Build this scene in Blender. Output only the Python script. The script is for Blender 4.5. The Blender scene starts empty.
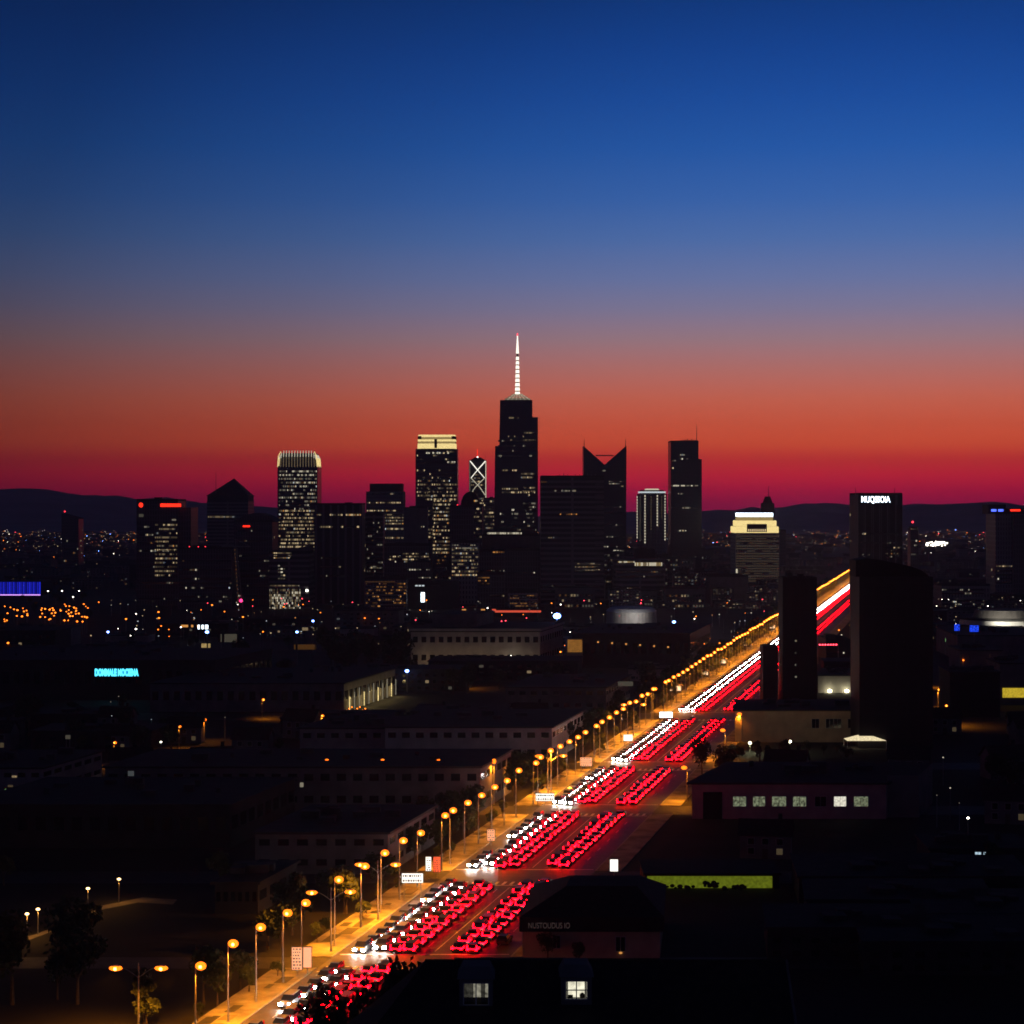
import bpy, bmesh, math, random
from mathutils import Vector
random.seed(11)
C = bpy.context.scene.collection
SC = bpy.context.scene

# ------------------------------------------------------------------ camera, sky, exposure
F, H, CX, HY = 2000.0, 70.0, 512.0, 505.0      # focal length in pixels, eye height, horizon
S = 0.222                                      # the avenue drifts this much to the right per metre of depth
cam = bpy.data.cameras.new("camera")
cam.sensor_width = 36.0
cam.lens = 36.0 * F / 1024.0
cam.shift_y = (HY - 512.0) / 1024.0
cam.clip_start = 1.0
cam.clip_end = 30000.0
camo = bpy.data.objects.new("camera", cam)
camo.location = (0, 0, H)
camo.rotation_euler = (math.radians(90), 0, 0)
C.objects.link(camo)
SC.camera = camo

def lin(c):
    def f(v):
        v /= 255.0
        return v / 12.92 if v <= 0.04045 else ((v + 0.055) / 1.055) ** 2.4
    return (f(c[0]), f(c[1]), f(c[2]), 1.0)

world = bpy.data.worlds.new("World")
SC.world = world
world.use_nodes = True
nt = world.node_tree
for n in list(nt.nodes):
    nt.nodes.remove(n)
N = nt.nodes.new
out = N("ShaderNodeOutputWorld"); bg = N("ShaderNodeBackground")
tc = N("ShaderNodeTexCoord"); sep = N("ShaderNodeSeparateXYZ")
nt.links.new(tc.outputs["Generated"], sep.inputs[0])
dv = N("ShaderNodeMath"); dv.operation = "DIVIDE"; dv.inputs[1].default_value = 0.5; dv.use_clamp = True
nt.links.new(sep.outputs["Z"], dv.inputs[0])
ramp = N("ShaderNodeValToRGB")
stops = [(505, (120, 6, 50)), (490, (152, 12, 48)), (475, (182, 28, 44)), (460, (198, 50, 41)), (445, (208, 77, 46)),
         (425, (206, 86, 58)), (400, (193, 95, 74)), (370, (170, 104, 98)), (340, (141, 110, 119)), (310, (114, 108, 136)),
         (280, (93, 105, 147)), (240, (69, 99, 154)), (200, (50, 91, 157)), (150, (33, 83, 157)), (100, (24, 74, 151)),
         (50, (18, 65, 140)), (0, (14, 57, 126))]
el = ramp.color_ramp.elements
while len(el) > 1:
    el.remove(el[-1])
def interp_gain(y):
    return 1.36 + 0.22 * max(0.0, min(1.0, (y - 120) / 180.0)) + 0.12 * max(0.0, min(1.0, (y - 370) / 60.0)) + 1.55 * max(0.0, min(1.0, (y - 435) / 45.0))
first = True
def gain(c, g):
    return tuple(v * g for v in lin(c)[:3]) + (1.0,)
for y, c in stops:
    g = interp_gain(y)
    p = math.sin(math.atan((HY - y) / F)) / 0.5
    if first:
        el[0].position = p; el[0].color = gain(c, g); first = False
    else:
        e = el.new(p); e.color = gain(c, g)
e = el.new(0.7); e.color = lin((4, 16, 46))
e = el.new(1.0); e.color = lin((2, 7, 24))
nt.links.new(dv.outputs[0], ramp.inputs[0])
# brightest towards the afterglow, dim behind the viewer
dot = N("ShaderNodeVectorMath"); dot.operation = "DOT_PRODUCT"
az = math.atan(0.2)
dot.inputs[1].default_value = (math.sin(az), math.cos(az), 0)
nt.links.new(tc.outputs["Generated"], dot.inputs[0])
r2 = N("ShaderNodeValToRGB")
mr = N("ShaderNodeMapRange"); mr.inputs["From Min"].default_value = -1.0; mr.inputs["From Max"].default_value = 1.0
nt.links.new(dot.outputs["Value"], mr.inputs["Value"])
e2 = r2.color_ramp.elements
e2[0].position = 0.0; e2[0].color = (0.16, 0.18, 0.24, 1)
e2[1].position = 1.0; e2[1].color = (1, 1, 1, 1)
for p, v in ((0.5, 0.2), (0.9, 0.23), (0.95, 0.36), (0.975, 0.63), (0.992, 0.92)):
    e = e2.new(p); e.color = (v, v, v, 1)
nt.links.new(mr.outputs[0], r2.inputs[0])
mul = N("ShaderNodeMix"); mul.data_type = "RGBA"; mul.blend_type = "MULTIPLY"; mul.inputs["Factor"].default_value = 1.0
nt.links.new(ramp.outputs[0], mul.inputs[6]); nt.links.new(r2.outputs[0], mul.inputs[7])
back = N("ShaderNodeValToRGB")
be = back.color_ramp.elements
be[0].position = 0.0; be[0].color = (0.040, 0.035, 0.076, 1)
be[1].position = 1.0; be[1].color = (0.0016, 0.003, 0.013, 1)
e = be.new(0.3); e.color = (0.018, 0.024, 0.075, 1)
nt.links.new(dv.outputs[0], back.inputs[0])
r3 = N("ShaderNodeMapRange"); r3.inputs["From Min"].default_value = 0.3; r3.inputs["From Max"].default_value = 0.85
nt.links.new(dot.outputs["Value"], r3.inputs["Value"])
mx = N("ShaderNodeMix"); mx.data_type = "RGBA"
nt.links.new(r3.outputs[0], mx.inputs["Factor"]); nt.links.new(back.outputs[0], mx.inputs[6]); nt.links.new(mul.outputs[2], mx.inputs[7])
nt.links.new(mx.outputs[2], bg.inputs["Color"])
bg.inputs["Strength"].default_value = 1.0
nt.links.new(bg.outputs[0], out.inputs[0])

vs = SC.view_settings
vs.view_transform = "Standard"; vs.look = "None"; vs.exposure = 0.0; vs.gamma = 1.0
cy = SC.cycles
cy.max_bounces = 4; cy.diffuse_bounces = 2; cy.glossy_bounces = 2; cy.transmission_bounces = 2; cy.volume_bounces = 0
cy.caustics_reflective = False; cy.caustics_refractive = False
cy.sample_clamp_indirect = 3.0
cy.use_denoising = True
try:
    cy.denoiser = "OPENIMAGEDENOISE"
except Exception:
    pass
cy.filter_width = 1.7

# ------------------------------------------------------------------ materials
def mat(name, col, rough=0.8, noise=0.25, scale=0.3, spec=0.3, metal=0.0):
    m = bpy.data.materials.new(name); m.use_nodes = True
    t = m.node_tree; b = t.nodes["Principled BSDF"]
    b.inputs["Roughness"].default_value = rough
    b.inputs["Specular IOR Level"].default_value = spec
    b.inputs["Metallic"].default_value = metal
    if noise > 0:
        tcn = t.nodes.new("ShaderNodeTexCoord"); nz = t.nodes.new("ShaderNodeTexNoise")
        nz.inputs["Scale"].default_value = scale; nz.inputs["Detail"].default_value = 5
        rp = t.nodes.new("ShaderNodeValToRGB")
        rp.color_ramp.elements[0].position = 0.3; rp.color_ramp.elements[1].position = 0.7
        rp.color_ramp.elements[0].color = tuple(v * (1 - noise) for v in col) + (1,)
        rp.color_ramp.elements[1].color = tuple(v * (1 + noise) for v in col) + (1,)
        t.links.new(tcn.outputs["Object"], nz.inputs["Vector"])
        t.links.new(nz.outputs["Fac"], rp.inputs[0]); t.links.new(rp.outputs[0], b.inputs["Base Color"])
    else:
        b.inputs["Base Color"].default_value = tuple(col) + (1,)
    return m

def facade(name, glass, frame, bw=1.6, bh=3.6, mortar=0.35, rough=0.35):
    """curtain wall: dark panes in a grid of spandrels and mullions"""
    m = bpy.data.materials.new(name); m.use_nodes = True
    t = m.node_tree; b = t.nodes["Principled BSDF"]
    tcn = t.nodes.new("ShaderNodeTexCoord"); sp = t.nodes.new("ShaderNodeSeparateXYZ")
    ad = t.nodes.new("ShaderNodeMath"); ad.operation = "ADD"
    cb = t.nodes.new("ShaderNodeCombineXYZ")
    br = t.nodes.new("ShaderNodeTexBrick")
    br.offset = 0.0; br.squash = 1.0
    br.inputs["Scale"].default_value = 1.0
    br.inputs["Brick Width"].default_value = bw; br.inputs["Row Height"].default_value = bh
    br.inputs["Mortar Size"].default_value = mortar; br.inputs["Mortar Smooth"].default_value = 0.1
    br.inputs["Color1"].default_value = tuple(glass) + (1,)
    br.inputs["Color2"].default_value = tuple(v * 1.7 for v in glass) + (1,)
    br.inputs["Mortar"].default_value = tuple(frame) + (1,)
    t.links.new(tcn.outputs["Object"], sp.inputs[0])
    t.links.new(sp.outputs["X"], ad.inputs[0]); t.links.new(sp.outputs["Y"], ad.inputs[1])
    t.links.new(ad.outputs[0], cb.inputs["X"]); t.links.new(sp.outputs["Z"], cb.inputs["Y"])
    t.links.new(cb.outputs[0], br.inputs["Vector"])
    t.links.new(br.outputs["Color"], b.inputs["Base Color"])
    b.inputs["Roughness"].default_value = rough
    b.inputs["Specular IOR Level"].default_value = 0.4
    return m

def emit(name, col, strength, sample=False, vary=0.0):
    m = bpy.data.materials.new(name); m.use_nodes = True
    t = m.node_tree
    for n in list(t.nodes):
        t.nodes.remove(n)
    o = t.nodes.new("ShaderNodeOutputMaterial"); e = t.nodes.new("ShaderNodeEmission")
    e.inputs["Color"].default_value = tuple(col) + (1,)
    e.inputs["Strength"].default_value = strength
    if vary > 0:
        tcn = t.nodes.new("ShaderNodeTexCoord"); nz = t.nodes.new("ShaderNodeTexNoise")
        nz.inputs["Scale"].default_value = 1.9; nz.inputs["Detail"].default_value = 4
        mp = t.nodes.new("ShaderNodeMapRange")
        mp.inputs["From Min"].default_value = 0.3; mp.inputs["From Max"].default_value = 0.7
        mp.inputs["To Min"].default_value = strength * (1 - vary); mp.inputs["To Max"].default_value = strength * (1 + vary)
        t.links.new(tcn.outputs["Object"], nz.inputs["Vector"]); t.links.new(nz.outputs["Fac"], mp.inputs["Value"])
        t.links.new(mp.outputs[0], e.inputs["Strength"])
    t.links.new(e.outputs[0], o.inputs[0])
    try:
        m.cycles.emission_sampling = "FRONT_BACK" if sample else "NONE"
    except Exception:
        pass
    return m

M = {}
M["ground"] = mat("ground", (0.022, 0.021, 0.02), 0.95, 0.5, 0.05)
M["asphalt"] = mat("asphalt", (0.085, 0.08, 0.078), 0.55, 0.3, 0.6, 0.4)
M["street"] = mat("street", (0.06, 0.058, 0.056), 0.7, 0.3, 0.5)
M["pavement"] = mat("pavement", (0.30, 0.275, 0.24), 0.85, 0.6, 0.22)
M["kerb"] = mat("kerb", (0.4, 0.39, 0.36), 0.8, 0.2, 1.0)
M["paint"] = mat("road_paint", (0.75, 0.74, 0.70), 0.6, 0.2, 2.0)
M["hill"] = mat("hill", (0.27, 0.25, 0.27), 0.95, 0.4, 0.004)  # paler than real hillsides; the lightening by haze is put into the colour
M["roof"] = mat("dark_roof", (0.022, 0.022, 0.025), 0.9, 0.4, 0.4)
M["roof2"] = mat("grey_roof", (0.05, 0.05, 0.052), 0.9, 0.4, 0.4)
M["tile"] = mat("tile_roof", (0.03, 0.024, 0.022), 0.85, 0.4, 1.2)
M["wall"] = mat("grey_wall", (0.16, 0.15, 0.15), 0.85, 0.25, 0.25)
M["darkwall"] = mat("dark_wall", (0.03, 0.03, 0.033), 0.85, 0.3, 0.25)
M["pale"] = mat("pale_wall", (0.42, 0.40, 0.38), 0.85, 0.2, 0.25)
M["beige"] = mat("beige_wall", (0.42, 0.33, 0.22), 0.85, 0.2, 0.3)
M["pink"] = mat("pinkish_wall", (0.36, 0.28, 0.27), 0.85, 0.2, 0.3)
M["white"] = mat("white_trim", (0.7, 0.7, 0.7), 0.7, 0.1, 0.5)
M["black"] = mat("black_wall", (0.012, 0.012, 0.014), 0.8, 0.4, 0.3)
M["glassdark"] = mat("dark_glass", (0.01, 0.011, 0.014), 0.12, 0, 1, 0.5)
M["metal"] = mat("lamp_steel", (0.30, 0.29, 0.27), 0.55, 0.2, 2, 0.5, 0.4)
M["leaf"] = mat("foliage", (0.055, 0.075, 0.025), 0.8, 0.5, 0.8)
M["leaf2"] = mat("dark_foliage", (0.04, 0.055, 0.022), 0.8, 0.5, 0.8)
M["bark"] = mat("bark", (0.09, 0.07, 0.05), 0.9, 0.3, 2)
M["lawn"] = mat("lawn", (0.035, 0.05, 0.018), 0.95, 0.4, 0.3)
M["earth"] = mat("path_earth", (0.22, 0.19, 0.15), 0.95, 0.3, 0.4)
M["fac_dark"] = facade("curtain_wall_dark", (0.016, 0.017, 0.024), (0.10, 0.098, 0.115), 1.8, 3.7, 0.4, 0.3)
M["fac_blue"] = facade("curtain_wall_blue", (0.016, 0.019, 0.032), (0.05, 0.05, 0.068), 1.5, 3.7, 0.25, 0.25)
M["fac_grey"] = facade("concrete_grid", (0.025, 0.025, 0.03), (0.24, 0.23, 0.24), 2.0, 3.6, 0.7, 0.6)
M["fac_band"] = facade("banded_floors", (0.016, 0.016, 0.022), (0.20, 0.19, 0.20), 400.0, 3.6, 0.85, 0.5)
M["fac_pale"] = facade("pale_grid", (0.035, 0.035, 0.038), (0.42, 0.39, 0.37), 2.2, 3.4, 0.75, 0.7)
M["fac_black"] = facade("black_panels", (0.006, 0.006, 0.008), (0.012, 0.012, 0.014), 3.2, 3.4, 0.3, 0.6)
M["fac_rib"] = facade("ribbed_wall", (0.018, 0.018, 0.026), (0.15, 0.145, 0.165), 5.2, 900.0, 0.8, 0.5)

WARM, COOL, GOLD = (1.0, 0.74, 0.40), (0.85, 0.95, 1.0), (1.0, 0.80, 0.36)
for nm, col in (("warm", WARM), ("pale", (1.0, 0.9, 0.66)), ("cool", COOL), ("orange", (1.0, 0.42, 0.10)), ("red", (1.0, 0.12, 0.06)),
                ("blue", (0.12, 0.2, 1.0)), ("green", (0.5, 1.0, 0.35))):
    for i, s in enumerate((0.055, 0.2, 0.7)):
        M[nm + str(i)] = emit("window_" + nm + str(i), col, s)
M["hot_white"] = emit("white_light", (1.0, 0.95, 0.82), 6.0)
M["spire_glow"] = emit("spire_glow", (1.0, 0.93, 0.78), 1.7, False, .3)
M["brace_glow"] = emit("brace_glow", (1.0, 0.95, 0.82), 1.6)
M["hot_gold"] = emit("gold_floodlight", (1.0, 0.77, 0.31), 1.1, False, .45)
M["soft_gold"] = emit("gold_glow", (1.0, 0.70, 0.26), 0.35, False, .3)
M["hot_cool"] = emit("cool_light", (0.75, 0.9, 1.0), 6.0)
M["beacon"] = emit("beacon_red", (1.0, 0.03, 0.05), 5.0)
M["neon_red"] = emit("neon_red", (1.0, 0.022, 0.008), 2.6)
M["neon_blue"] = emit("neon_blue", (0.08, 0.14, 1.0), 2.2)
M["neon_cyan"] = emit("neon_cyan", (0.08, 0.72, 1.0), 2.4)
M["letter_white"] = emit("letter_white", (0.72, 0.86, 1.0), 5.0)
M["letter_dim"] = emit("letter_dim", (0.5, 0.32, 0.3), 0.06)
M["sodium"] = emit("sodium_lamp", (1.0, 0.17, 0.008), 3.0)
M["sodium_core"] = emit("sodium_core", (1.0, 0.44, 0.055), 18.0)
M["sodium_far"] = emit("sodium_lamp_far", (1.0, 0.20, 0.015), 4.5)
M["white_far"] = emit("white_lamp_far", (1.0, 0.92, 0.74), 10.0)
M["blue_far"] = emit("blue_lamp_far", (0.15, 0.3, 1.0), 14.0)
M["red_far"] = emit("red_lamp_far", (1.0, 0.05, 0.08), 8.0)
M["tail"] = emit("tail_lamp", (1.0, 0.0008, 0.0050), 34.0, True)
M["tail_dim"] = emit("tail_lamp_dim", (1.0, 0.01, 0.02), 0.6)
M["head_dim"] = emit("head_lamp_dim", (1.0, 0.93, 0.86), 0.15)
M["head"] = emit("head_lamp", (1.0, 0.93, 0.86), 120.0, True)
M["poster_warm"] = emit("poster_warm", (1.0, 0.40, 0.20), 1.3, True)
M["poster_red"] = emit("poster_red", (1.0, 0.12, 0.04), 1.4, True)
M["poster_white"] = emit("poster_white", (1.0, 0.95, 0.85), 1.5, True)
M["shop"] = emit("shop_light", (1.0, 0.62, 0.32), 1.6, True, 0.5)
M["room_white"] = emit("room_white", (1.0, 0.95, 0.78), 0.75, False, 0.45)
M["room_green"] = emit("room_green", (0.75, 0.85, 0.52), 0.17, False, 0.95)
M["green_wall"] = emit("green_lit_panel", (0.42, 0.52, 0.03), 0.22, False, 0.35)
M["yellow_shop"] = emit("yellow_shop", (1.0, 0.72, 0.05), 0.5, False, 0.3)
M["cool_room"] = emit("cool_room", (0.62, 0.85, 1.0), 0.7, False, 0.5)

# ------------------------------------------------------------------ mesh helpers
class MB:
    def __init__(self):
        self.v, self.f, self.mi, self.mats = [], [], [], []
    def slot(self, m):
        if isinstance(m, str):
            m = M[m]
        if m not in self.mats:
            self.mats.append(m)
        return self.mats.index(m)
    def face(self, pts, m):
        i = len(self.v)
        self.v += [tuple(p) for p in pts]
        self.f.append(tuple(range(i, i + len(pts)))); self.mi.append(self.slot(m))
    def prism(self, poly, z0, z1, m, mtop=None, top=None):
        """poly: counter-clockwise (x, y) list; top: another list for the upper outline"""
        t = top or poly
        n = len(poly); i = len(self.v)
        self.v += [(p[0], p[1], z0) for p in poly] + [(p[0], p[1], z1) for p in t]
        s, st = self.slot(m), self.slot(mtop or m)
        for k in range(n):
            self.f.append((i + k, i + (k + 1) % n, i + n + (k + 1) % n, i + n + k)); self.mi.append(s)
        self.f.append(tuple(i + n + k for k in range(n))); self.mi.append(st)
        self.f.append(tuple(i + n - 1 - k for k in range(n))); self.mi.append(s)
    def box(self, x0, x1, y0, y1, z0, z1, m, mtop=None, sk=0.0):
        self.prism([(x0 + sk * y0, y0), (x1 + sk * y0, y0), (x1 + sk * y1, y1), (x0 + sk * y1, y1)], z0, z1, m, mtop)
    def cyl(self, x, y, z0, z1, r0, r1, m, n=8):
        a = [(x + r0 * math.cos(2 * math.pi * k / n), y + r0 * math.sin(2 * math.pi * k / n)) for k in range(n)]
        b = [(x + r1 * math.cos(2 * math.pi * k / n), y + r1 * math.sin(2 * math.pi * k / n)) for k in range(n)]
        self.prism(a, z0, z1, m, None, b)
    def bar(self, p, q, r, m, n=6, r1=None):
        p, q = Vector(p), Vector(q); d = (q - p).normalized()
        u = d.orthogonal().normalized(); w = d.cross(u); i = len(self.v); s = self.slot(m)
        for c, rr in ((p, r), (q, r if r1 is None else r1)):
            for k in range(n):
                a = 2 * math.pi * k / n
                self.v.append(tuple(c + (u * math.cos(a) + w * math.sin(a)) * rr))
        for k in range(n):
            self.f.append((i + k, i + (k + 1) % n, i + n + (k + 1) % n, i + n + k)); self.mi.append(s)
        self.f.append(tuple(i + n + k for k in range(n))); self.mi.append(s)
        self.f.append(tuple(i + n - 1 - k for k in range(n))); self.mi.append(s)
    def ball(self, x, y, z, rx, ry, rz, m, seg=8, rings=5):
        i = len(self.v); s = self.slot(m)
        for r in range(1, rings):
            a = math.pi * r / rings
            for k in range(seg):
                b = 2 * math.pi * k / seg
                self.v.append((x + rx * math.sin(a) * math.cos(b), y + ry * math.sin(a) * math.sin(b), z + rz * math.cos(a)))
        t = len(self.v); self.v += [(x, y, z + rz), (x, y, z - rz)]
        for k in range(seg):
            self.f.append((t, i + k, i + (k + 1) % seg)); self.mi.append(s)
            j = i + (rings - 2) * seg
            self.f.append((t + 1, j + (k + 1) % seg, j + k)); self.mi.append(s)
            for r in range(rings - 2):
                a = i + r * seg
                self.f.append((a + k, a + seg + k, a + seg + (k + 1) % seg, a + (k + 1) % seg)); self.mi.append(s)
    def ribbon(self, xs, mats_, y, z0, z1):
        """one connected strip of panes: xs has one more entry than mats_"""
        i = len(self.v)
        for x in xs:
            self.v += [(x, y, z0), (x, y, z1)]
        for k, m in enumerate(mats_):
            self.f.append((i + 2 * k, i + 2 * k + 2, i + 2 * k + 3, i + 2 * k + 1)); self.mi.append(self.slot(m))
    def build(self, name, parent=None, loc=None):
        me = bpy.data.meshes.new(name)
        me.from_pydata(self.v, [], self.f)
        for m in self.mats:
            me.materials.append(m)
        me.polygons.foreach_set("material_index", self.mi)
        me.update()
        o = bpy.data.objects.new(name, me); C.objects.link(o)
        if parent is not None:
            o.parent = parent
        if loc is not None:
            o.location = loc
        return o

def tag(o, label=None, cat=None, group=None, kind=None):
    if label: o["label"] = label
    if cat: o["category"] = cat
    if group: o["group"] = group
    if kind: o["kind"] = kind
    return o
def thing(name, label, cat, loc, group=None, rz=0.0):
    o = bpy.data.objects.new(name, None); C.objects.link(o)
    o.location = loc; o.rotation_euler = (0, 0, rz); o.empty_display_size = 1
    return tag(o, label, cat, group)
KIDS = {}
def kids(o):
    if o.name not in KIDS:
        KIDS[o.name] = list(o.children)
    return KIDS[o.name]
def copy_tree(o, loc, rz=0.0, scale=None, label=None, group=None):
    def rec(src, parent):
        c = src.copy(); C.objects.link(c)
        if parent is not None:
            c.parent = parent
        for ch in kids(src):
            rec(ch, c)
        return c
    c = rec(o, None)
    c.location = loc; c.rotation_euler = (0, 0, rz)
    if scale: c.scale = scale
    if label: c["label"] = label
    if group: c["group"] = group
    return c
def lettering(name, body, size, m, parent, loc, extrude=0.08, width=None, bold=.012):
    cu = bpy.data.curves.new(name, "FONT"); cu.body = body; cu.size = size; cu.extrude = extrude
    cu.align_x = "CENTER"; cu.align_y = "CENTER"
    cu.materials.append(M[m] if isinstance(m, str) else m)
    o = bpy.data.objects.new(name, cu); C.objects.link(o)
    o.rotation_euler = (math.radians(90), 0, 0); o.location = loc; o.parent = parent
    if width:
        bpy.context.view_layer.update()
        if o.dimensions.x > 0:
            o.scale = (width / o.dimensions.x, 1, 1)
    cu.offset = size * bold
    bpy.context.view_layer.update()
    me = bpy.data.meshes.new_from_object(o.evaluated_get(bpy.context.evaluated_depsgraph_get()))
    n = bpy.data.objects.new(name, me); C.objects.link(n)
    n.rotation_euler = o.rotation_euler; n.location = o.location; n.scale = o.scale; n.parent = parent
    bpy.data.objects.remove(o)
    n.name = name
    return n
def px(x, y, Y):
    return ((x - CX) * Y / F, H - (y - HY) * Y / F)
def onground(x, y):
    Y = F * H / (y - HY)
    return ((x - CX) * Y / F, Y)
def road(c, Y):
    return (c + S * Y, Y)

# ------------------------------------------------------------------ ground, avenue, streets, hills
g = MB()
g.face([(-7000, -600, 0), (7000, -600, 0), (7000, 11000, 0), (-7000, 11000, 0)], "ground")
tag(g.build("ground"), kind="structure")

ROAD_L, ROAD_R, PAVE_L, PAVE_R = -96.5, -69.0, -103.0, -64.0
CROSS = [(302.0, 309.5), (370.0, 382.0), (452.0, 465.0), (529.0, 543.0), (651.0, 673.0)]
YN, YF = 205.0, 2300.0
r = MB()
r.face([(ROAD_L + S * YN, YN, .012), (ROAD_R + S * YN, YN, .012), (ROAD_R + S * YF, YF, .012), (ROAD_L + S * YF, YF, .012)], "asphalt")
avenue = tag(r.build("avenue_road"), kind="structure")
mk = MB()
def skq(m, c0, c1, y0, y1, z, mm):
    m.face([(c0 + S * y0, y0, z), (c1 + S * y0, y0, z), (c1 + S * y1, y1, z), (c0 + S * y1, y1, z)], mm)
def in_cross(y, pad=0.0):
    return any(a - pad <= y <= b + pad for a, b in CROSS)
y = 240.0
while y < 1500:
    for c in (-93.3, -88.9, -83.6, -79.9, -77.0, -72.6):
        if not in_cross(y, 6):
            skq(mk, c - .07, c + .07, y, y + 3.4, .017, "paint")
    y += 11.0
seg = [YN] + [v for ab in CROSS for v in ab] + [YF]
for a, b in zip(seg[0::2], seg[1::2]):
    for c in (-81.7,):
        skq(mk, c - .08, c + .08, a + 4, b - 4, .017, "paint")
for a, b in CROSS:
    for yy in (a - 2.2, b + 1.7):
        skq(mk, ROAD_L + .6, ROAD_R - .6, yy, yy + .5, .017, "paint")
    for k in range(18):
        c = ROAD_L + 1.0 + k * 1.45
        skq(mk, c, c + .6, a - 1.4, a + 1.6, .0175, "paint")
mk.build("lane_marking", avenue)
cs = MB()
for i, (a, b) in enumerate(CROSS):
    for x0, x1 in ((-700, ROAD_L + S * a), (ROAD_R + S * a, 260)):
        sk = S if x0 > -300 else 0
        if x0 < -300:
            cs.face([(x0, a, .006), (ROAD_L + S * a, a, .006), (ROAD_L + S * b, b, .006), (x0, b, .006)], "street")
        else:
            cs.face([(ROAD_R + S * a, a, .006), (x1, a, .006), (x1, b, .006), (ROAD_R + S * b, b, .006)], "street")
tag(cs.build("side_street"), kind="structure")
pv = MB()
for a, b in zip(seg[0::2], seg[1::2]):
    for c0, c1, ck in ((PAVE_L, ROAD_L - .3, ROAD_L), (ROAD_R + .3, PAVE_R, ROAD_R)):
        pv.prism([(c0 + S * a, a), (c1 + S * a, a), (c1 + S * b, b), (c0 + S * b, b)], 0, .125, "pavement")
        k0, k1 = (c1, ck) if ck > c1 else (ck, c0)
        if ck == ROAD_R: k0, k1 = ROAD_R, ROAD_R + .3
        pv.prism([(k0 + S * a, a), (k1 + S * a, a), (k1 + S * b, b), (k0 + S * b, b)], 0, .15, "kerb")
rp_ = random.Random(77)
for _ in range(150):
    Yp_ = rp_.uniform(255, 1100); c0 = rp_.uniform(PAVE_L + .4, ROAD_L - 3.2); L_ = rp_.uniform(1.5, 6); w_ = rp_.uniform(.8, 2.2)
    if not in_cross(Yp_, 8): skq(pv, c0, c0 + w_, Yp_, Yp_ + L_, .128 + rp_.random() * .003, rp_.choice(("street", "earth", "street")))
tag(pv.build("pavement"), kind="structure")

# hills behind the city: a ridged sheet whose crest follows the skyline of the range
def interp(tab, x):
    for (x0, y0), (x1, y1) in zip(tab, tab[1:]):
        if x <= x1:
            return y0 + (y1 - y0) * max(0, min(1, (x - x0) / (x1 - x0)))
    return tab[-1][1]
crest = [(-600, 500), (-300, 488), (-120, 494), (0, 493), (25, 494), (52, 490), (70, 493), (100, 495), (135, 498), (165, 499), (190, 501), (215, 503),
         (260, 507), (320, 511), (420, 514), (560, 516), (640, 513), (680, 512), (720, 512), (750, 508), (790, 506), (822, 503.5), (850, 508),
         (880, 510), (905, 505), (925, 504), (950, 510), (985, 514), (1040, 510), (1200, 504), (1600, 500)]
hm = MB()
nx, ny = 220, 26
yy0, yy1, ycrest = 4300.0, 10200.0, 8000.0
idx = {}
rr = random.Random(4)
for j in range(ny + 1):
    for i in range(nx + 1):
        u = -600 + 2200 * i / nx
        Y = yy0 + (yy1 - yy0) * j / ny
        zc = H - (interp(crest, u) - HY) * ycrest / F
        X = (u - CX) * ycrest / F
        t = (Y - yy0) / (ycrest - yy0)
        if t <= 1:
            h = zc * (t * t * (3 - 2 * t)) ** 0.9
        else:
            h = zc * max(0, 1 - (t - 1) * 1.6)
        w = math.sin(u * .045 + Y * .0011) * math.sin(u * .013 - Y * .002) + .6 * math.sin(u * .11 + 2 * math.sin(Y * .001))
        h += 22 * w * max(0, min(1, t * 1.5)) * max(0, 1 - abs(t - 0.55) * 2.2)
        h += (4.2 * math.sin(u * .11 + 1.3) + 3.0 * math.sin(u * .27) + 1.8 * math.sin(u * .6) + rr.uniform(-1.2, 1.2)) * max(0, 1 - abs(t - 1) * 6)
        idx[i, j] = len(hm.v)
        hm.v.append((X, Y, h if 0 < j < ny else -2.0))
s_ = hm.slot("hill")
for j in range(ny):
    for i in range(nx):
        hm.f.append((idx[i, j], idx[i + 1, j], idx[i + 1, j + 1], idx[i, j + 1])); hm.mi.append(s_)
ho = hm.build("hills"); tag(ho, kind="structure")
for p in ho.data.polygons:
    p.use_smooth = True

EXCL = []                                             # footprints: (x0, x1, y0, y1) in world metres
# ------------------------------------------------------------------ lit storeys
def rows(root, name, cxp, Y, zones, depth, rnd):
    """each lit storey is one part: a run of glowing panes just proud of the front (a few on the flanks too)"""
    k = Y / F
    n = 0
    for z in zones:
        xa, xb, ya, yb, pitch, cell, dens, col = z[:8]
        cell *= .82
        hi = z[8] if len(z) > 8 else 0.25          # share of bright panes
        rowp = z[9] if len(z) > 9 else 1.0
        y = ya
        if xb - xa < cell: continue
        while y < yb and n < 96:
            if rnd.random() < rowp:
                ph = min(pitch * .45, 1.7)
                z1 = H - (y - HY) * k; z0 = z1 - ph * k
                x = xa; run = rnd.random() < dens
                rd = dens * rnd.uniform(.55, 1.3)
                xs, ms = [], []; lit = False
                while x < xb - cell * .4:
                    if rnd.random() < .45:
                        run = rnd.random() < rd
                    q = rnd.random()
                    cc = col if (rnd.random() > .16 or col in ("orange", "red", "blue")) else rnd.choice(("warm", "pale", "cool", "warm", "orange"))
                    m = (cc + str(0 if hi < 0 else 2 if q < hi else (1 if q < .55 else 0))) if run else "glassdark"
                    if run: lit = True
                    xs += [(x - cxp) * k, (min(x + cell * .76, xb) - cxp) * k]; ms += [m, "darkwall"]
                    x += cell
                if lit:
                    mb = MB(); mb.ribbon(xs, ms[:-1], -.07, z0, z1); mb.build(name, root); n += 1
            y += pitch
    return n
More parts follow.
